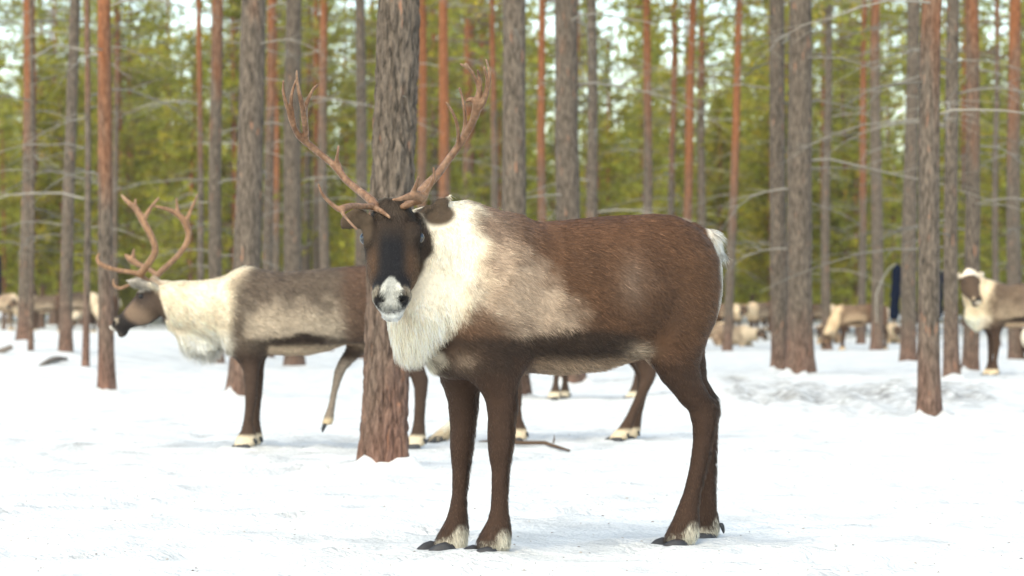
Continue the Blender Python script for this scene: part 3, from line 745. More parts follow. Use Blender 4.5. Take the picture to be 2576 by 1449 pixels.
        up = smooth(qy, 960, 1010) * (1 - mn); ln = ln * (1 - up) + (.016 + .014 * smooth(N_[:, 0], .2, .9) * smooth(qy, 1290, 1180)) * up; lift = lift * (1 - up) + up * (.28 + .35 * smooth(N_[:, 0], .2, .9))
        bel = smooth(-N_[:, 2], .5, .9) * smooth(qx, 1300, 1340) * smooth(qx, 1680, 1640) * smooth(qy, 1000, 960); ln += bel * .014; lift += bel * .25
        ft = smooth(P_[:, 2], .11, .07); ln = ln * (1 - ft) + .030 * ft; lift = lift * (1 - ft) + .22 * ft
        rp = smooth(N_[:, 0], .7, .9) * smooth(qy, 900, 800); ln += rp * .006; lift += rp * .05
        tl_ = smooth(P_[:, 0], TLX - .01, TLX + .012) * smooth(qy, 690, 660); ln += tl_ * .018; comb = mixc(comb, tl_, (.55, 0, -.9))
        u, v, w = H.loc(P_); hm = head_mask(H, P_)
        comb = comb * (1 - hm[:, None]) + (H.U * .9 + np.sign(w)[:, None] * H.W * .35) * hm[:, None]
        ln = ln * (1 - hm) + hm * (.012 + .012 * smooth(u, .05, .0) + .004 * smooth(u, .25, .29)); lift = lift * (1 - hm) + hm * .32
        den += 1.6 * hm + .5 * mn
        er = np.zeros(n_)
        for e_ in ears: er = np.maximum(er, smooth(np.linalg.norm(P_ - e_, axis=1), .08, .06))
        ln = ln * (1 - er * .62)
        # keep nostrils and eyes clear
        nb = np.exp(-(((u - .309) / .017) ** 2 + ((np.abs(w) - .033) / .018) ** 2) ** 2) * hm; den *= 1 - .9 * nb
        ey = np.exp(-(((u - .083) / .026) ** 2 + ((v + .034) / .026) ** 2) ** 2) * smooth(np.abs(w), .05, .06) * smooth(np.abs(w), .13, .11); den *= 1 - .98 * ey; den *= 1 - .85 * np.exp(-((v + .040) / .006) ** 2) * smooth(u, .295, .31) * smooth(.05 - np.abs(w), 0, .01)
        den *= smooth(P_[:, 2], .006, .016)
        return c, comb, ln, np.clip(lift, 0, .9), np.maximum(den, .001)
    grow_fur('fur', body, Vt, Q, N, zone, 260000, .00045, 5, .38)
    # eyes
    for s in (-1, 1):
        F2 = Field((-.024, -.024, -.024), (.024, .024, .024), .0014); F2.ball((0, 0, 0), .0195, .001); v_, q_ = F2.mesh()
        o = link('eye', np_mesh('eye', v_, q_), root, M_EYE); o.location = H.at(.083, -.034, s * .0800)
    for f in feet4: add_feet(root, (f[0], f[1], -.004), True, 1.02)
    # antlers (points in the close-up crop, depth in metres away from the camera)
    def z1(x, y, dy, r): q = P((760 + x / 3.019) * .8944, (140 + y / 3.019) * .8944, 0); return None
    def A(lst):
        out = []
        for x, y, dy, r in lst:
            px, py = (760 + x / 3.019) * .8944, (140 + y / 3.019) * .8944
            k = (px - CX) / F_PX; Yw = HWY + dy
            wx, wy, wz = k * Yw, Yw, CAM_H - (py - HY) / F_PX * Yw
            l = wl_vec((wx - DOX, wy - DOY, 0)); out.append((l[0], l[1], wz, r * Yw / F_PX * .8944 / 3.019 ))
        return out
    hw = H.at(0, -.03, 0); HWY = DOY + hw[0] * sa + hw[1] * ca
    left = [A([(905, 1345, .0, 34), (865, 1290, .02, 38), (800, 1232, .05, 33), (725, 1175, .09, 30), (640, 1100, .12, 29), (560, 1000, .14, 29), (450, 905, .15, 27), (330, 805, .14, 28), (250, 735, .12, 27), (195, 640, .09, 22), (158, 530, .07, 18), (128, 430, .05, 15), (110, 340, .04, 12), (113, 262, .03, 7)]),
            A([(300, 785, .14, 26), (302, 700, .11, 25), (292, 600, .08, 26), (272, 470, .05, 22), (243, 350, .03, 15), (228, 250, .02, 11), (225, 178, .01, 7)]),
            A([(292, 560, .08, 24), (300, 480, .07, 20), (335, 395, .06, 14), (370, 330, .05, 11), (402, 300, .05, 7)]),
            A([(205, 650, .09, 18), (188, 540, .08, 18), (178, 430, .06, 16), (195, 330, .05, 12), (226, 248, .04, 7)]),
            A([(600, 1035, .14, 28), (572, 970, .14, 22), (566, 920, .13, 13), (575, 870, .12, 10), (579, 818, .12, 6)]),
            A([(890, 1335, 0, 30), (800, 1330, -.05, 24), (700, 1325, -.10, 26), (625, 1345, -.14, 30), (575, 1350, -.15, 20), (500, 1290, -.16, 16), (440, 1220, -.17, 12), (410, 1140, -.17, 6)]),
            A([(610, 1350, -.14, 26), (620, 1395, -.16, 14), (655, 1440, -.18, 10), (700, 1490, -.19, 7), (735, 1525, -.19, 5)]),
            A([(890, 1345, -.01, 26), (940, 1370, -.03, 20), (985, 1400, -.05, 14), (1015, 1425, -.06, 8)])]
    right = [A([(1110, 1350, -.01, 28), (1180, 1300, .01, 32), (1250, 1230, .05, 34), (1330, 1150, .09, 38), (1420, 1060, .12, 33), (1500, 950, .15, 30), (1575, 850, .16, 30), (1650, 735, .15, 30), (1715, 620, .13, 30), (1750, 520, .11, 32), (1800, 455, .09, 26), (1838, 370, .07, 18), (1858, 270, .05, 15), (1858, 180, .04, 12), (1833, 82, .03, 6)]),
             A([(1745, 560, .12, 32), (1752, 470, .10, 34), (1772, 370, .09, 24), (1780, 290, .08, 18), (1772, 225, .08, 12), (1760, 172, .07, 6)]),
             A([(1750, 450, .10, 24), (1715, 425, .10, 22), (1685, 425, .10, 12), (1668, 442, .10, 6)]),
             A([(1768, 330, .09, 14), (1745, 250, .07, 13), (1710, 185, .05, 12), (1660, 112, .04, 7)]),
             A([(1720, 200, .055, 9), (1670, 150, .045, 10), (1615, 122, .035, 6)]),
             A([(1800, 450, .10, 22), (1835, 360, .09, 20), (1845, 260, .08, 16), (1832, 195, .07, 11), (1817, 146, .07, 6)]),
             A([(1590, 830, .16, 22), (1598, 740, .13, 16), (1588, 640, .10, 14), (1560, 555, .08, 12), (1525, 490, .07, 10), (1495, 445, .06, 5)]),
             A([(1630, 760, .16, 20), (1648, 670, .15, 16), (1655, 580, .14, 13), (1643, 470, .13, 12), (1625, 380, .13, 9), (1605, 322, .12, 5)]),
             A([(1130, 1330, -.02, 26), (1210, 1300, -.04, 26), (1285, 1262, -.07, 40), (1235, 1238, -.10, 40), (1160, 1252, -.12, 26), (1095, 1268, -.13, 15), (1040, 1272, -.14, 8)]),
             A([(1215, 1220, -.10, 26), (1235, 1160, -.12, 17), (1252, 1110, -.13, 12), (1262, 1078, -.14, 6)]),
             A([(1300, 1255, -.07, 32), (1335, 1195, -.08, 20), (1370, 1140, -.10, 16), (1392, 1080, -.11, 14), (1386, 1000, -.12, 6)])]
    for ch in (left, right): link('antler', antler_mesh('antler', ch), root, M_ANTLER)
    return root
main_reindeer()

# ================================================================== the other reindeer: one canonical animal, facing -x
def C(zx, zy, y=0.0): return np.array([(zx - 1180) / 895.0, y, (1338 - zy) / 895.0])
TORSO = [(752, 560, 760, .08), (780, 505, 815, .13), (820, 462, 850, .16), (870, 432, 862, .175), (920, 430, 866, .19), (1000, 442, 864, .21), (1100, 447, 868, .22), (1200, 439, 868, .22), (1300, 428, 848, .21), (1400, 420, 812, .2),
         (1500, 414, 800, .19), (1600, 414, 800, .185), (1700, 428, 785, .165), (1775, 465, 735, .125), (1818, 530, 650, .06)]
NF = [(760, 830, 985, -.095, .075), (850, 852, 978, -.10, .06), (900, 872, 972, -.10, .048), (950, 886, 964, -.10, .042), (1020, 893, 960, -.10, .039), (1080, 896, 956, -.10, .036), (1120, 896, 948, -.10, .030), (1160, 893, 940, -.10, .027), (1210, 886, 936, -.10, .027), (1250, 874, 946, -.10, .033), (1285, 852, 956, -.10, .041), (1325, 838, 948, -.10, .045)]
FF = [(760, 840, 975, .09, .07), (850, 870, 978, .095, .055), (950, 900, 974, .095, .042), (1060, 907, 966, .095, .038), (1120, 908, 958, .095, .030), (1200, 904, 952, .095, .027), (1250, 890, 960, .095, .033), (1285, 868, 966, .095, .041), (1325, 852, 958, .095, .045)]
NH = [(480, 1570, 1800, -.09, .06), (560, 1540, 1830, -.10, .08), (650, 1535, 1830, -.11, .085), (750, 1550, 1812, -.115, .082), (830, 1590, 1795, -.115, .07), (890, 1645, 1792, -.11, .055), (940, 1700, 1806, -.11, .042), (985, 1735, 1822, -.11, .036), (1030, 1750, 1820, -.11, .032), (1100, 1753, 1811, -.105, .027), (1200, 1748, 1804, -.10, .026), (1260, 1735, 1808, -.10, .033), (1295, 1715, 1812, -.10, .041), (1326, 1702, 1800, -.10, .045)]
FH_STRIDE = [(520, 1500, 1780, .09, .075), (620, 1480, 1740, .105, .08), (720, 1440, 1650, .11, .075), (800, 1408, 1565, .11, .065), (850, 1388, 1492, .11, .052), (900, 1358, 1436, .105, .040), (950, 1335, 1392, .10, .034), (1000, 1327, 1370, .10, .027), (1060, 1317, 1350, .10, .025), (1110, 1308, 1340, .10, .025), (1150, 1296, 1335, .10, .029), (1190, 1280, 1332, .10, .034), (1222, 1272, 1324, .10, .034)]
FH = [(py, a - 60, b - 60, -y, r) for py, a, b, y, r in NH]
def shift(rows, dx0, dx1, z0=780):
    return [(py, a + dx0 + (dx1 - dx0) * max(0, (py - z0) / (1338 - z0)), b + dx0 + (dx1 - dx0) * max(0, (py - z0) / (1338 - z0)), y, r) for py, a, b, y, r in rows]
def rows_tube(F, rows, k=.05):
    pr = [((1338 - py) / 895, ((a + b) / 2 - 1180) / 895, y, (b - a) / 2 / 895, r) for py, a, b, y, r in rows]
    F.tube((0, 0, 0), (0, 0, 1), (1, 0, 0), (0, 1, 0), np.array(pr)[::-1], k)

def build_deer(name, label, loc, rz, legs=(NF, FF, NH, FH), pose='up', h=.009, fur=0, frad=.0009, sc=1.0, tint=1.0, warm=0.0, antlers=None, lifted=(), face_dir=None, muzzle_w=.75, blaze_white=False, seed=1, mane=1.0, cream=0.0):
    root = link(name, None); root.location = loc; root.rotation_euler = (0, 0, rz); root.scale = (sc,) * 3
    tag(root, label, 'reindeer', 'reindeer herd')
    lo_x, hi_x = -1.15, .78
    F = Field((lo_x, -.5, -.03), (hi_x, .40, 1.22), h)
    pr = [((zx - 1180) / 895, (1338 - (t + b) / 2) / 895, 0, (b - t) / 2 / 895, hw) for zx, t, b, hw in TORSO]
    F.tube((0, 0, 0), (1, 0, 0), (0, 0, 1), (0, 1, 0), pr, .05, 2.2)
    for s in (-1, 1):
        F.ball(C(890, 700, s * .09), (.11, .09, .19), .08); F.ball(C(1690, 620, s * .075), (.15, .095, .18), .08)
    if pose == 'lie':
        for s in (-1, 1):
            F.chain([C(900, 800, s * .12), C(820, 905, s * .15), C(960, 925, s * .16)], [.08, .05, .04], .05)
            F.chain([C(1640, 760, s * .12), C(1480, 890, s * .19), C(1640, 920, s * .20)], [.12, .07, .04], .05)
    else:
        for rws in legs: rows_tube(F, rws)
    if pose in ('up', 'lie'):
        F.chain([C(890, 620), C(720, 634), C(590, 615), C(470, 572)], [.20, .155, .122, .094], .06)
        if mane: F.chain([C(530, 710), C(600, 765), C(670, 808), C(712, 800)], [.045, .045, .026, .045], .04, (0, 1, 0), .6)
        H = HeadFrame(C(390, 492), (-.64, 0, -.77), (-.77, 0, .64), 1.0)
        earp = [[C(450, 540, s * .06), C(400, 518, s * .10), C(345, 500, s * .115), C(297, 490, s * .115)] for s in (-1, 1)]
    elif pose == 'graze':
        F.chain([C(880, 640), C(760, 790), C(660, 960), C(610, 1040)], [.20, .155, .115, .09], .06)
        H = HeadFrame(C(585, 1000), (-.42, 0, -.9), (-.9, 0, .42), .95)
        earp = [[C(620, 1010, s * .06), C(640, 1000, s * .10), C(655, 985, s * .14), C(668, 975, s * .16)] for s in (-1, 1)]
    else:  # head raised and turned to one side
        F.chain([C(890, 600), C(770, 520), C(700, 430, -.04), C(680, 360, -.08)], [.20, .155, .105, .06], .06)
        F.chain([C(770, 600), C(745, 760, -.02), C(760, 850, -.02)], [.14, .11, .06], .05)
        fd = np.array(face_dir if face_dir is not None else (0, -.55, -.83)); up = np.array((fd[0] * 1.5, fd[1] * 1.5, .6))
        H = HeadFrame(C(640, 330, -.19), fd, up, 1.08)
        earp = [[H.at(.03, -.08, s * .06), H.at(.005, -.09, s * .11), H.at(-.015, -.09, s * .17), H.at(-.03, -.09, s * .22)] for s in (-1, 1)]
    add_head(F, H, h < .011)
    ev = (0, .35, 1) if pose == 'up' else (0, 1, .2)
    for e in earp: F.chain(e, [.022, .036, .030, .008], .015, ev, .5)
    F.chain([C(1795, 500), C(1828, 540), C(1838, 590)], [.035, .028, .012], .03)
    Vt, Q = F.mesh(); Vt = relax(Vt, Q, 1, .4); N = normals(Vt, Q)
    ear_c = [(e[0] + e[-1]) / 2 for e in earp]
    low = np.array([.0, .0, .0])
    def colour(P_, N_):
        qx = P_[:, 0] * 895 + 1180; qy = 1338 - P_[:, 2] * 895
        wob = noise3(P_, 14, seed) - .5; w2 = noise3(P_, 40, seed + 1) - .5
        c = np.tile(np.array((.115, .085, .063)) * tint, (len(P_), 1)); c = mixc(c, np.clip(noise3(P_, 12, seed + 2) * 1.7 - .6, 0, 1) * .6, np.array((.050, .036, .028)) * tint)
        lowf = smooth(qy + wob * 110, 550, 730) * smooth(qy, 800, 760)
        c = mixc(c, lowf * smooth(qx, 860, 930) * smooth(qx, 1520, 1380), np.array((.45, .36, .27)) * (.5 + .5 * tint) * (1 if h < .0100 else .62))
        c = mixc(c, smooth(qx + wob * 60, 1340, 1440) * smooth(qy, 880, 760) * .85, np.array((.105, .058, .038)) * (.4 + .6 * tint))
        db = smooth(-(((qx - 1140) / 190) ** 2 + ((qy - 795 + .10 * (qx - 1140)) / 44) ** 2) + 1 + wob * .6, 0, .6); c = mixc(c, db, (.040, .026, .019))
        c = mixc(c, smooth(-N_[:, 2], .45, .85) * smooth(qy, 800, 835) * smooth(qx, 960, 1000) * smooth(qx, 1520, 1480), (.55, .42, .30))
        lg = smooth(qy, 800, 885) * (1 - smooth(qx, 985, 1010) * smooth(qx, 1370, 1340) * smooth(qy, 900, 880)) if pose != 'lie' else smooth(qy, 840, 890)
        c = mixc(c, lg * smooth(qx, 790, 830), (.058, .036, .026))
        if pose != 'lie':
            c = mixc(c, smooth(qy, 870, 900) * smooth(qx, 1240, 1270) * smooth(qx, 1530, 1480), (.24, .19, .15))
        rp = smooth(qx + wob * 20, 1780, 1815) * smooth(qy, 900, 700); c = mixc(c, rp, (.80, .72, .60))
        edge = np.interp(qy, [400, 450, 520, 620, 700, 780, 850, 1100], [930, 880, 840, 815, 805, 800, 790, 760])
        mn = smooth(edge - qx + wob * 70 + w2 * 30, -75, 60) * (1 - lg * smooth(qx, 830, 850))
        mc = np.tile(np.array((.84, .71, .53)), (len(P_), 1)); mc = mixc(mc, np.clip(noise3(P_, 9, seed + 4) * 1.5 - .5, 0, 1) * .6, (.60, .45, .31))
        mc = mixc(mc, smooth(qy, 720, 790), (.92, .84, .70)) if h < .0165 else mc * .72  # lower mane and beard colour lightened to offset the shade there
        c = c * (1 - mn[:, None]) + mc * mn[:, None]
        hm = head_mask(H, P_); u, v, w = H.loc(P_)
        hd = head_colour(H, P_, (.075, .050, .036), (.17, .115, .08), (.035, .026, .022), (.06, .048, .042), (.33, .24, .165))
        hd = mixc(hd, smooth(u, .322, .334) * smooth(-v, .06, .04), (.50, .46, .40))
        hd = mixc(hd, smooth(u, .21, .25) * smooth(u, .325, .31), (.022, .018, .017))
        hd = mixc(hd, np.exp(-((u - .09) / .05) ** 2 - ((v + .05) / .05) ** 2) * .8, (.07, .05, .04))
        if blaze_white: hd = mixc(hd, smooth(u, .04, .015), (.80, .74, .66)); hd = mixc(hd, smooth(u, .05, .08) * smooth(u, .3, .27), (.085, .06, .045))
        c = c * (1 - hm[:, None]) + hd * hm[:, None]
        for e in earp: c = mixc(c, np.maximum.reduce([smooth(np.linalg.norm(P_ - q, axis=1), .062, .045) for q in (e[1] * .35 + e[2] * .65, e[2], e[3])]), (.75, .68, .58) if blaze_white else (.36, .32, .27))
        if pose != 'lie': c = mixc(c, smooth(P_[:, 2], .085, .06), (.62, .52, .38))
        if lifted: c = mixc(c, smooth(P_[:, 2], .175, .15) * (np.hypot(P_[:, 0] - lifted[0], P_[:, 1] - lifted[1]) < .14), (.58, .45, .29))
        if cream: c = mixc(c, cream * smooth(noise3(P_, 6, seed + 5) + .25, .3, .7) * (1 - hm), (.56, .44, .31))
        if warm: c = c * np.array((1 + warm, 1, 1 - warm))
        return np.clip(c, .005, .9)
    me = np_mesh('body', Vt, Q); vcol(me, colour(Vt, N)); body = link('body', me, root, M_SKIN)
    if fur:
        def zone(P_, N_):
            qx = P_[:, 0] * 895 + 1180; qy = 1338 - P_[:, 2] * 895; n_ = len(P_); c = colour(P_, N_)
            comb = np.tile(np.array((.85, 0, -.45)), (n_, 1)); ln = np.full(n_, .032 if h < .0165 else .024); lift = np.full(n_, .28); den = np.ones(n_)
            nk = smooth(qx, 800, 720); comb = mixc(comb, nk, (.8, 0, -.5)); ln = ln + .008 * nk
            bd = smooth(qy, 730, 790) * smooth(qx, 800, 760) * smooth(qx, 460, 500); comb = mixc(comb, bd, (.15, 0, -1)); ln = ln + .042 * bd * mane; lift = lift * (1 - bd * .4); den += bd
            lg = smooth(qy, 870, 930) * (1 - bd) if pose != 'lie' else smooth(qy, 900, 930); comb = mixc(comb, lg, (.1, 0, -1)); ln = ln * (1 - lg) + .016 * lg
            hm = head_mask(H, P_); ln = ln * (1 - hm) + .011 * hm; comb = comb * (1 - hm[:, None]) - H.U * .6 * hm[:, None]
            den *= smooth(P_[:, 2], .006, .016) if pose != 'lie' else 1
            return c, comb, ln, np.clip(lift, 0, .9), np.maximum(den, .001)
        grow_fur('fur', body, Vt, Q, N, zone, fur, frad, seed + 20, .5)
    if h < .02:
        for s in (-1, 1):
            F2 = Field((-.02,) * 3, (.02,) * 3, .003); F2.ball((0, 0, 0), .0175, .001); v_, q_ = F2.mesh()
            o = link('eye', np_mesh('eye', v_, q_), root, M_EYE2); o.location = H.at(.083, -.036, s * .080)
    if pose != 'lie' and h < .025:
        for i, rws in enumerate(legs):
            py, a, b, y, r = rws[-1]; x = ((a + b) / 2 - 1180) / 895
            if py < 1300:
                for s in (-1, 1):
                    o = link('hoof', HOOF[0], root, M_HOOF); o.location = (x - .012, y + s * .022, (1338 - py) / 895 - .015); o.rotation_euler = (0, math.radians(-62), 0); o.scale = (.55,) * 3
            else: add_feet(root, (x - .012, y, 0.0))
    for ch in antlers or []:
        link('antler', antler_mesh('antler', ch, max(.004, h * .45), (.20, .10, .05), (.36, .20, .105)), root, M_ANTLER)
    return root

def AC(lst):
    return [(*C(x, y, yy), r) for x, y, yy, r in lst]
SECOND_ANT = [
    [AC([(400, 500, -.05, .018), (365, 462, -.08, .021), (410, 405, -.12, .019), (447, 340, -.14, .019), (425, 262, -.15, .019), (385, 190, -.15, .020), (350, 130, -.14, .017), (300, 88, -.13, .012), (275, 60, -.12, .007)]),
     AC([(385, 190, -.15, .018), (418, 135, -.15, .011), (445, 100, -.15, .009), (466, 73, -.15, .005)]), AC([(345, 130, -.14, .014), (346, 100, -.14, .008), (347, 80, -.14, .005)]),
     AC([(370, 462, -.08, .018), (320, 448, -.10, .014), (250, 438, -.11, .013), (185, 418, -.12, .014), (152, 388, -.12, .011), (162, 352, -.12, .005)]),
     AC([(375, 500, -.06, .012), (310, 512, -.08, .010), (262, 530, -.09, .010), (233, 512, -.10, .008), (230, 482, -.10, .004)])],
    [AC([(420, 480, .05, .017), (455, 435, .08, .017), (510, 380, .12, .016), (558, 318, .15, .016), (580, 255, .16, .017), (565, 195, .16, .020), (530, 150, .15, .017), (470, 120, .14, .012), (400, 104, .13, .006)]),
     AC([(565, 190, .16, .016), (590, 130, .16, .010), (610, 85, .16, .008), (627, 42, .16, .004)]), AC([(530, 150, .15, .014), (522, 110, .15, .009), (518, 62, .15, .004)]),
     AC([(430, 462, .06, .015), (380, 425, .08, .014), (330, 405, .10, .016), (292, 382, .11, .020), (262, 358, .11, .009)]), AC([(300, 388, .11, .016), (302, 352, .11, .010), (306, 325, .11, .004)])]]
D2 = 14.24
def at_px(px, d): return (px - CX) / F_PX * d
SEC_X = at_px((200 + 1180 / 1.811) * .8944, D2)
build_deer('reindeer', 'cream necked reindeer with orange antlers walking left behind the thick near pine', (SEC_X, D2, 0.0), 0.0, (NF, FF, NH, FH_STRIDE), 'up', .0085, 90000, .0009, 1.0, 1.0, 0, SECOND_ANT, ((1297 - 1180) / 895, .10), seed=3)
# third: mostly hidden behind the nearest animal, only its legs show
d3 = 15.0; k3 = F_PX / d3 / 895
x3 = at_px(1180, d3)
NF3, FF3 = shift(NF, 0, 0), shift([(py, a, b, y + .02, r) for py, a, b, y, r in FF], 0, 0)
def leg_to(rows, px_target):
    # swing a straight leg so that its foot lands on the wanted image column
    zx = 1180 + (at_px(px_target, d3) - x3_) * 895
    mid = (rows[-1][1] + rows[-1][2]) / 2
    return shift(rows, 0, zx - mid, 760)
x3_ = at_px(1395, d3)
build_deer('reindeer', 'reindeer hidden behind the facing one, its brown legs seen under the belly', (x3_, d3, 0.0), 0.0,
           (leg_to(NF, 1300), leg_to(FF, 1096), leg_to(NH, 1552), leg_to(FH, 1586)), 'up', .012, 26000, .0014, .98, .7, .05, None, seed=9, mane=0)
x4, d4 = on_ground(1455, 1006)
build_deer('reindeer', 'darker reindeer farther off behind the facing one, two white ankled feet under its belly', (x4, d4, gz(x4, d4) - .01), .1,
           (shift(NF, 60, 70), shift(FF, 120, 160), shift(NH, -60, -150), shift(FH, -10, -40)), 'graze', .014, 16000, .002, .95, .45, 0, None, seed=12, mane=0)
# herd in the background
def herd(px, py, rz, pose, label, sc=1.0, tint=1.0, warm=0.06, seed=1, sink=0.0, h=.017, fur=9000, **kw):
    x, d = on_ground(px, py)
    return build_deer('reindeer', label, (x, d, gz(x, d) - sink - .01), rz, pose=pose, h=h, fur=fur, frad=.0030 * d / 50, sc=sc, tint=tint, warm=warm, seed=seed, mane=0, **kw)
LIE = .46
herd(2560, 948, math.radians(10), 'turn', 'tan reindeer with white forehead and white mane at the right edge', 1.0, 1.25, .10, 21, 0, .012, 20000, face_dir=(.10, -.42, -.90), blaze_white=True,
     antlers=None)
herd(2672, 905, math.radians(200), 'lie', 'reindeer cut off by the right edge, one orange antler raised', 1.0, .6, .05, 23, LIE,
     antlers=[[AC([(400, 470, -.05, .02), (450, 380, -.10, .02), (560, 260, -.18, .019), (640, 120, -.22, .016), (690, 20, -.22, .012), (700, -40, -.22, .006)])]])
herd(1850, 870, math.radians(132), 'lie', 'pale reindeer lying in the snow right of the facing rump', .95, 1.5, .05, 25, LIE, cream=.35)
herd(1908, 858, math.radians(58), 'up', 'brown reindeer with white neck standing behind the pale lying one', 1.0, 1.35, .12, 27)
herd(1836, 852, math.radians(126), 'up', 'grey brown reindeer standing behind the pale lying one, close to the rump', .95, 1.5, .08, 28)
herd(2072, 850, math.radians(130), 'up', 'dark reindeer with pale neck partly behind the broad pine', .92, 1.1, .06, 30)
herd(1808, 852, math.radians(105), 'lie', 'small tan reindeer lying close behind the facing rump', .9, 1.3, .10, 29, LIE, cream=.3)
herd(2082, 866, math.radians(70), 'lie', 'tan reindeer curled on the snow beside the broad pine', .95, 1.5, .14, 31, LIE, cream=.4)
herd(2152, 880, math.radians(6), 'graze', 'brown standing reindeer with white neck right of the broad pine', .95, 1.5, .14, 33)
herd(2238, 864, math.radians(95), 'lie', 'white fronted reindeer lying below the navy post', .95, 1.2, .12, 35, LIE, cream=.15)
herd(2, 832, math.radians(170), 'graze', 'pale reindeer at the far left edge behind the reddish trunk', 1.0, 1.6, .06, 37, cream=.25)
herd(112, 832, math.radians(22), 'up', 'white necked reindeer far off between the two leftmost pines', .95, 1.1, .06, 39)
herd(205, 838, math.radians(155), 'graze', 'far dark reindeer with tan rump right of the dark slim pine', .95, .6, .06, 41)
herd(240, 830, math.radians(25), 'graze', 'very dark far reindeer between the thin reddish pine and the orange brown pine', .95, .35, 0, 43)
herd(318, 818, math.radians(12), 'graze', 'far brown reindeer showing just above the walking reindeer nose', .95, .8, .06, 45)

# ------------------------------------------------------------------ pines
def trunk_mesh(r, lean, height, sides=14, step=.45, seed=0, fine=False):
    g = np.random.default_rng(seed)
    if fine:
        zs = np.concatenate([np.arange(-.25, 3.0, .012), np.arange(3.0, height, .3)]); sides = 150
    else: zs = np.concatenate([np.array([-.3, -.1, .05, .2, .4, .7]), np.arange(1.1, height, step)])
    an = np.arange(sides) * 2 * math.pi / sides
    taper = (1 - .82 * np.clip(zs / height, 0, 1) ** 1.25) * (1 + (.14 if fine else .26) * np.exp(-np.maximum(zs, 0) / .16))
    ph, ph2 = g.uniform(0, 6.28, 2); amp = .012 + .02 * g.random()
    cx_ = lean * zs + amp * np.sin(zs * .8 + ph) - amp * math.sin(ph); cy_ = amp * np.sin(zs * .67 + ph2) - amp * math.sin(ph2)
    R = r * taper[:, None] * (1 + .12 * np.sin(an * 5 + ph)[None, :] * np.exp(-np.maximum(zs, 0) / .22)[:, None] + .03 * np.sin(2 * an + ph2)[None, :])
    X = np.cos(an)[None, :] * R + cx_[:, None]; Y = np.sin(an)[None, :] * R + cy_[:, None]; Z = np.repeat(zs[:, None], sides, 1)
    V = np.stack([X, Y, Z], -1).reshape(-1, 3)
    if fine:
        nrm = np.stack([np.cos(an), np.sin(an), an * 0], 1)[None].repeat(len(zs), 0).reshape(-1, 3)
        q = V * np.array([1, 1, .24])
        wv = (noise3(q, 14, 3) - .5) * .06
        q = q + wv[:, None]
        a = np.abs(noise3(q, 40, 5) - .5) * 2; b = np.abs(noise3(q, 85, 7) - .5) * 2; c = noise3(V * np.array([1, 1, .5]), 150, 9)
        dsp = .012 * np.minimum(a * 2.2, 1) ** .7 + .006 * np.minimum(b * 2, 1) + .004 * c - .014
        V = V + nrm * (dsp * np.where(V[:, 2] > 3, .3, 1))[:, None]
    elif sides > 12:
        nrm = np.stack([np.cos(an), np.sin(an), an * 0], 1)[None].repeat(len(zs), 0).reshape(-1, 3)
        V = V + nrm * ((noise3(V * np.array([1, 1, .3]), 18, seed % 9) - .5) * r * .12)[:, None]
    i = np.arange(len(zs) - 1)[:, None] * sides; j = np.arange(sides)[None, :]; j2 = (j + 1) % sides
    Q = np.stack([i + j, i + j2, i + sides + j2, i + sides + j], -1).reshape(-1, 4)
    return np_mesh('trunk', V, Q), (lambda z: (float(np.interp(z, zs, cx_)), float(np.interp(z, zs, cy_)))), (lambda z: r * float(np.interp(z, zs, taper)))

def dead_branches(r, axis, rad, seed, z0, z1, n, maxlen=2.2, droop=.25, joined=True):
    g = np.random.default_rng(seed); out = []; mb = MB()
    for _ in range(n):
        if not joined: mb = MB()
        z = g.uniform(z0, z1); az = g.uniform(0, 6.28); L = g.uniform(.3, 1) ** 1.3 * maxlen; x, y = axis(z)
        t = np.linspace(0, 1, 7); d = np.array([math.cos(az), math.sin(az), 0]); s = np.array([-d[1], d[0], 0])
        bend = g.normal() * .18; up = g.uniform(.0, .35); kink = np.cumsum(g.normal(size=7)) * .022 * L
        pts = np.array([x, y, z])[None] + L * t[:, None] * d + (bend * t ** 2 * L + kink)[:, None] * s
        pts[:, 2] += L * (up * t - (droop + up * .8) * t ** 2) + np.cumsum(g.normal(size=7)) * .012 * L
        rr = np.clip(.005 + .0045 * L, 0, .016) * (1 - .8 * t); gr = g.uniform(.45, 1.0); c = np.array((.30, .275, .235)) * gr
        mb.tube(pts, rr, 5, c)
        for k in range(int(2 + 4 * L)):
            i = g.integers(2, 6); sub = L * g.uniform(.15, .4); sd = d * .6 + s * g.choice([-1, 1]) * g.uniform(.5, 1) + np.array([0, 0, g.normal() * .3]); sd /= np.linalg.norm(sd)
            tt = np.linspace(0, 1, 4)[:, None]; p = pts[i] + sd * sub * tt; p[:, 2] -= .12 * sub * tt[:, 0] ** 2
            mb.tube(p, rr[i] * .55 * (1 - .75 * tt[:, 0]), 4, c)
        if not joined: out.append(mb.mesh('branch'))
    return mb.mesh('dead_branches') if joined else out

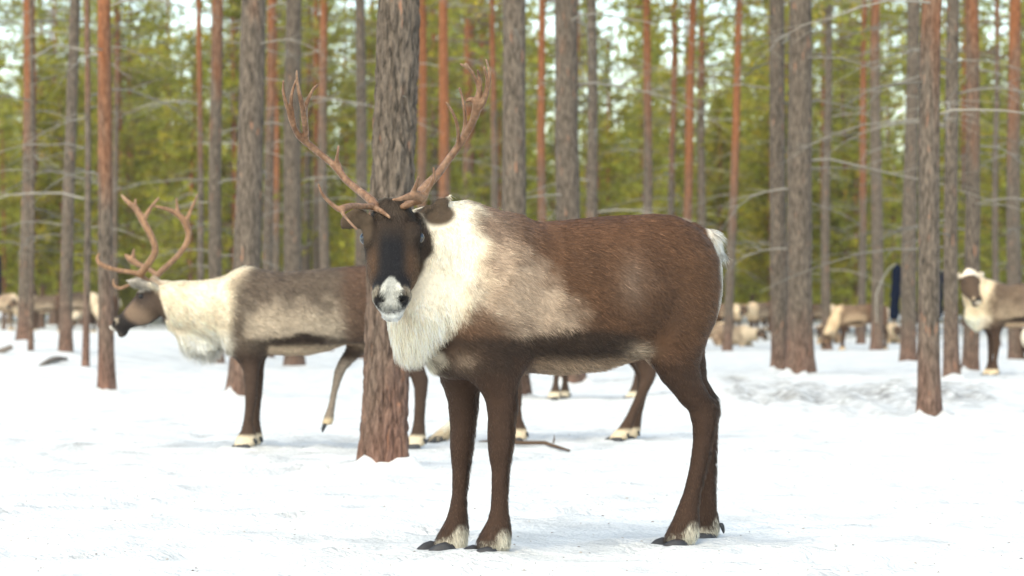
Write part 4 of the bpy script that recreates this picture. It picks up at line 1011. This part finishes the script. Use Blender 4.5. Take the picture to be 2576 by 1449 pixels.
def foliage(seed, z0, z1, rmax, nb, size=.20, per=6, young=False, density=1.0, hue=0.0):
    g = np.random.default_rng(seed); cen = []; dr = []; tc = []; limbs = MB()
    for b in range(nb):
        t = g.random() ** (1.0 if young else .85); z = z0 + (z1 - z0) * t; az = g.uniform(0, 6.28)
        prof = (1 - t) ** .8 * .95 + .12 if young else math.sin(math.pi * (.18 + .78 * t)) ** .8
        L = rmax * prof * g.uniform(.55, 1.1); d = np.array([math.cos(az), math.sin(az), 0])
        rise = g.uniform(.05, .45) if not young else g.uniform(.1, .5)
        n = max(3, int(L / .13 * density)); s = g.uniform(.25 if not young else .15, 1.02, n)
        p = np.array([0, 0, z])[None] + (L * s)[:, None] * d + np.array([0, 0, 1])[None] * (L * rise * s ** 1.5 * .6)[:, None] + g.normal(size=(n, 3)) * (.10 + .07 * s[:, None] * L) * np.array([1, 1, .55])
        cen.append(p); dr.append(np.tile(d * .7 + np.array([0, 0, .5]), (n, 1)))
        base = np.array((.270, .280, .050)) * g.uniform(.75, 1.3); base = base * (1 + np.array([.45, .08, -.2]) * max(0, g.normal() * .4 + hue)); tc.append(np.tile(base, (n, 1)) * g.uniform(.7, 1.3, (n, 1)))
        ts = np.linspace(0, 1, 4)[:, None]; lp = np.array([0, 0, z])[None] + ts * L * .9 * d; lp[:, 2] += L * rise * .6 * ts[:, 0] ** 1.5
        limbs.tube(lp, (.006 + .010 * L) * (1 - .8 * ts[:, 0]), 4, (.17, .12, .085))
    cen, dr, tc = np.concatenate(cen), np.concatenate(dr), np.concatenate(tc); n = len(cen)
    tip = dr[:, None, :] * .8 + g.normal(size=(n, per, 3)) * .75; tip /= np.linalg.norm(tip, axis=2)[..., None]
    side = np.cross(tip, g.normal(size=(n, per, 3))); side /= np.linalg.norm(side, axis=2)[..., None] + 1e-9
    ln = size * g.uniform(.6, 1.3, (n, per, 1)); wd = size * g.uniform(.14, .30, (n, per, 1))
    c0 = cen[:, None, :]
    V = np.stack([c0 - side * wd * .5, c0 + side * wd * .5, c0 + tip * ln], 2).reshape(-1, 3)
    T = np.arange(len(V)).reshape(-1, 3); colr = np.repeat(tc, per * 3, 0)
    me = np_mesh('crown', V, None, T, False); vcol(me, colr); me.materials.append(M_NEEDLE)
    lm = limbs.mesh('limbs'); lm.materials.append(M_TWIG)
    return me, lm

def copy_obj(name, data, parent, color=None, **kw):
    o = bpy.data.objects.new(name, data); COL.objects.link(o); o.parent = parent
    for k, v in kw.items(): setattr(o, k, v)
    if color is not None: o.color = color
    return o

TALL = [foliage(100 + i, 0, 7.5, 2.3, 80, .24, 5, False, .55) for i in range(3)]          # crown base at 0, moved up on the trunk
for i, (x, d, r, ln, oh, lb) in enumerate(TREES):
    z = gz(x, d) - .03; hgt = float(np.clip(13 + r * 22, 12, 20)); fine = i == 6
    root = link('pine_tree', None, loc=(x, d, z)); tag(root, lb, 'pine tree', 'pine trees')
    tm, axf, rf = trunk_mesh(r, ln, hgt, 18 if d < 35 else 12, .4, 50 + i, fine)
    t = link('trunk', tm, root, M_BARK); t.color = ((oh + .5) / 20, (.35 if fine else (.4 if i in (3, 4) else -.05)) / 20, 0, 1)
    zt = CAM_H + HY / F_PX * d
    nb = 5 if fine else (6 if d < 25 else 14)
    db = dead_branches(r, axf, rf, 300 + i, 1.25 if d > 25 else 1.9, max(zt + 1.2, 6.0), nb, 1.0 if fine else (1.3 if d < 25 else 2.2), joined=False)
    for q in db: link('branch', q, root, M_TWIG)
    if d < 36:
        for q in dead_branches(r, axf, rf, 900 + i, .5, zt + .3, 7, r + .09, .1, joined=False): link('branch_stub', q, root, M_TWIG)
    cm, lm = TALL[i % 3]; zc = hgt - 7.6; s = .8 + .03 * (i % 7)
    if d < 48: s *= .55
    if d > 48: zc = max(hgt - 8.5, zt * .62)
    cx_, cy_ = axf(zc)
    c = copy_obj('crown', cm, root, location=(cx_, cy_, zc), rotation_euler=(0, 0, i * 1.7), scale=(s, s, 1.0)); copy_obj('limbs', lm, c)['kind'] = 'stuff'

GAPS = [(0, 50), (440, 530), (1510, 1590), (1660, 1720), (1800, 1880), (2470, 2540)]
def in_gap(x, d):
    p = CX + x / d * F_PX; return any(a - 15 < p < b + 15 for a, b in GAPS)
# young pines and more pines beyond the herd
g = np.random.default_rng(77)
YOUNG = [foliage(200 + i, .5 + .3 * i % 2, 5.2 + i, 1.35 + .12 * i, 120 + 14 * i, .22, 6, True, .9, .15 * (i % 3)) for i in range(5)]
YTR = [trunk_mesh(.055 + .008 * i, .01 * (i - 2), 5.4 + i, 8, .8, 400 + i)[0] for i in range(5)]
FTR = []
for i in range(4):
    tm, ax_, rf = trunk_mesh(.10 + .02 * i, .006 * (i - 1), 15 + i, 10, .6, 430 + i); FTR.append((tm, dead_branches(.1, ax_, rf, 500 + i, 1.6, 9, 13, 2.0)))
FCR = [foliage(230 + i, 0, 9.5, 2.2, 110, .24, 5, False, .6, .1 * i) for i in range(3)]
for k in range(95):
    d = 69 + 38 * g.random() ** .9; x = g.uniform(-.215, .215) * d; i = int(g.integers(0, 5)); s = g.uniform(.75, 1.15)
    root = link('young_pine', None, loc=(x, d, gz(x, d) - .05), rz=g.uniform(0, 6.28)); root.scale = (s, s, s * g.uniform(.9, 1.15))
    tag(root, 'bushy green young pine in the blurred undergrowth far behind the herd', 'pine tree', 'young pines behind the herd')
    t = copy_obj('trunk', YTR[i], root, (.08, -.1, 0, 1)); c = copy_obj('crown', YOUNG[i][0], root); copy_obj('limbs', YOUNG[i][1], c)['kind'] = 'stuff'
    if k < 5: YTR[i].materials.append(M_BARK) if len(YTR[i].materials) == 0 else None
for k in range(44):
    d = 68 + 46 * g.random(); x = g.uniform(-.215, .215) * d; i = int(g.integers(0, 4)); s = g.uniform(.8, 1.2)
    while in_gap(x, d): x = g.uniform(-.215, .215) * d
    root = link('pine_tree', None, loc=(x, d, gz(x, d) - .05), rz=g.uniform(0, 6.28)); root.scale = (s, s, 1)
    tag(root, 'slim far pine with bare lower branches in the blurred wood behind the herd', 'pine tree', 'slim pines far behind the herd')
    copy_obj('trunk', FTR[i][0], root, (g.uniform(.1, .4), -.1, 0, 1)); copy_obj('dead_branches', FTR[i][1], root)['kind'] = 'stuff'
    c = copy_obj('crown', FCR[i % 3][0], root, location=(0, 0, g.uniform(4.6, 6.4))); copy_obj('limbs', FCR[i % 3][1], c)['kind'] = 'stuff'
for tm in YTR + [f[0] for f in FTR]:
    if len(tm.materials) == 0: tm.materials.append(M_BARK)
for f in FTR:
    if len(f[1].materials) == 0: f[1].materials.append(M_TWIG)
# the closed wood behind them, read as one mass
def far_wood():
    src = [(foliage(600 + i, .4, 9.5 + 2.2 * i, 2.5, 130, .50, 4, True, .55, .12 * i)[0]) for i in range(3)]
    arr = []
    for me in src:
        n = len(me.vertices); v = np.empty(n * 3, np.float32); me.vertices.foreach_get('co', v); c = np.empty(n * 4, np.float32); me.attributes['col'].data.foreach_get('color', c); arr.append((v.reshape(-1, 3), c.reshape(-1, 4)[:, :3]))
    mb = MB()
    for k in range(300):
        d = 106 + 50 * (k % 170) / 170.0; x = g.uniform(-.235, .235) * d if k < 170 else g.choice([-1, 1]) * g.uniform(.225, .42) * d; v, c = arr[k % 3]; a = g.uniform(0, 6.28); s = g.uniform(.8, 1.25); h = g.uniform(.84, 1.0) if in_gap(x, d) else g.uniform(.95, 1.4)
        vv = np.stack([(v[:, 0] * math.cos(a) - v[:, 1] * math.sin(a)) * s + x, (v[:, 0] * math.sin(a) + v[:, 1] * math.cos(a)) * s + d, v[:, 2] * h + float(base_z(x, d))], 1)
        mb.add(vv, None, np.arange(len(vv)).reshape(-1, 3), c * g.uniform(.95, 1.45))
    me = mb.mesh('far_wood', True, False); o = link('far_wood', me, None, M_NEEDLE); tag(o, kind='stuff'); o['label'] = 'blurred green wall of pines at the back of the wood'; o['category'] = 'wood'
    tb = MB()
    for k in range(150):
        d = g.uniform(106, 150); x = g.uniform(-.4, .4) * d; z = float(base_z(x, d)) - .1; r = g.uniform(.08, .15)
        tb.tube(np.array([[x, d, z], [x + g.normal() * .15, d, z + 7], [x + g.normal() * .3, d, z + 15]]), [r, r * .75, r * .35], 6, np.array((.20, .13, .095)) * g.uniform(.7, 1.2))
    o = link('far_trunks', tb.mesh('far_trunks'), None, M_TWIG); tag(o, 'dense far trunks standing within the green wall of pines', 'trunks', None, 'stuff')
far_wood()

# ------------------------------------------------------------------ small things
def stick(name, label, pts, rads, side_twigs=(), c=(.10, .065, .045), cat='branch'):
    mb = MB(); mb.tube(np.array(pts), rads, 7, c)
    for p0, p1, r in side_twigs: mb.tube(np.array([p0, (np.array(p0) + np.array(p1)) / 2 + np.array([.004, 0, .004]), p1]), [r, r * .7, r * .25], 5, c)
    o = link(name, mb.mesh(name), None, M_TWIG); tag(o, label, cat); return o
def gp(px, py, up=0.0):
    x, d = on_ground(px, py); return np.array([x, d, gz(x, d) + up])
a, b_, c_, e_ = gp(1205, 1118, .012), gp(1300, 1121, .022), gp(1370, 1123, .020), gp(1432, 1133, .012)
stick('fallen_branch', 'thin dark branch lying on the snow under the facing belly', [a, (a + b_) / 2 + [0, 0, .008], b_, c_, e_], [.004, .009, .012, .012, .007],
      [(b_, b_ + [-.02, .03, .035], .006), (c_ + [.05, 0, 0], c_ + [.055, .02, .045], .006)])
a, b_ = gp(104, 922, .02), gp(162, 908, .05); tt = np.linspace(-.1, 1.1, 12)[:, None]; lp = a + (b_ - a) * tt; lp[:, 2] += .03 * np.sin(tt[:, 0] * 3.1) - .02
stick('log', 'dark half buried log on the left snow bank', lp, .035 * np.sin(np.linspace(.35, 2.75, 12)) ** .5, (), (.17, .14, .12), 'log')
a = gp(6, 888, .0); tt = np.linspace(0, 1, 8)[:, None]; lp = a + np.array([[.22, .05, .10]]) * tt - np.array([[.1, 0, .02]])
stick('stump', 'small dark snag in the snow at the left edge', lp, np.linspace(.05, .03, 8), (), (.17, .14, .12), 'stump')
# navy posts with hanging cord
M_NAVY = plain('navy_cloth', (.004, .007, .018), .9, .1)
def navy(px, py0, py1, w0, w1, d, label, lean):
    mb = MB(); zs = np.linspace(0, 1, 12); pts = []; rr = []
    for t in zs:
        x = at_px(px + lean * t, d); z = CAM_H - (py0 + (py1 - py0) * t - HY) / F_PX * d; pts.append((x, d, z)); rr.append((w0 + (w1 - w0) * t) * d / F_PX / 2 * (1 + .08 * math.sin(t * 17)))
    rr[-1] *= .35; rr[0] *= .9
    mb.tube(np.array(pts), rr, 10, (1, 1, 1)); o = link('hanging_cloth', mb.mesh('hanging_cloth'), None, M_NAVY); tag(o, label, 'cloth'); return o
d_ = 44.0
navy(2248, 803, 664, 24, 24, d_, 'long narrow navy cloth hanging right of the slim grey pine', 10)
navy(2366, 800, 678, 9, 9, d_, 'thin navy cloth strip between the two right hand pines', 4)
navy(-1, 745, 640, 10, 10, 50, 'dark navy strip at the left edge of the picture', 0)
mb = MB(); t = np.linspace(0, 1, 16)
cx_ = 2256 - 52 * t; cy_ = 664 + 8 * t + 70 * t ** 2
mb.tube(np.stack([at_px(cx_, d_), np.full(16, d_), CAM_H - (cy_ - HY) / F_PX * d_], 1), np.full(16, .008), 5, (.42, .40, .34))
mb.tube(np.stack([at_px(2204 + 2 * t, d_), np.full(16, d_), CAM_H - (742 + 70 * t - HY) / F_PX * d_], 1), np.full(16, .007), 5, (.42, .40, .34))
tag(link('cord', mb.mesh('cord'), None, M_TWIG), 'pale slack cord drooping left from the navy cloth', 'cord')
# pine needles, bark crumbs and bits on the snow
g5 = np.random.default_rng(5); n = 1500; V = []
d = 5.8 + 22 * g5.random(n) ** 1.7; x = g5.uniform(-.24, .24, n) * d
for i in range(n):
    z = gz(x[i], d[i]) + .003; L = g5.uniform(.002, .006) * (1 + .02 * d[i]); w = L * g5.uniform(.15, .7); an = g5.uniform(0, 6.28); c, s = math.cos(an), math.sin(an)
    V += [(x[i] - c * L - s * w, d[i] - s * L + c * w, z), (x[i] + c * L - s * w * .3, d[i] + s * L + c * w * .3, z + .002), (x[i] + c * L * .8 + s * w, d[i] + s * L * .8 - c * w, z), (x[i], d[i], z + w * .6 + .002)]
V = np.array(V); b4 = np.arange(n)[:, None] * 4
T = np.concatenate([b4 + np.array([[0, 2, 1]]), b4 + np.array([[0, 1, 3]]), b4 + np.array([[1, 2, 3]]), b4 + np.array([[2, 0, 3]])])
me = np_mesh('needle_litter', V, None, T, False); vcol(me, np.repeat(np.array((.12, .10, .085))[None] * g5.uniform(.8, 3.6, (n, 1)), 4, 0))
tag(link('needle_litter', me, None, M_TWIG), 'scattered needles and bark crumbs on the snow', 'litter', None, 'stuff')

# ------------------------------------------------------------------ thin winter air between the trunks
hv = np.array([(x, y, z) for x in (-306, 306) for y in (-46, 426) for z in (-1.2, 24)], float)
hq = [(0, 1, 3, 2), (4, 6, 7, 5), (0, 4, 5, 1), (2, 3, 7, 6), (0, 2, 6, 4), (1, 5, 7, 3)]
hm_ = bpy.data.materials.new('haze'); hm_.use_nodes = True; hn = hm_.node_tree.nodes
for n_ in list(hn):
    if n_.type == 'BSDF_PRINCIPLED': hn.remove(n_)
pv = hn.new('ShaderNodeVolumePrincipled'); pv.inputs['Color'].default_value = (.95, .97, 1, 1); pv.inputs['Density'].default_value = HAZE; pv.inputs['Anisotropy'].default_value = .2
hm_.node_tree.links.new(pv.outputs[0], hn['Material Output'].inputs['Volume'])
tag(link('haze', np_mesh('haze', hv, hq, None, False), None, hm_), kind='stuff')
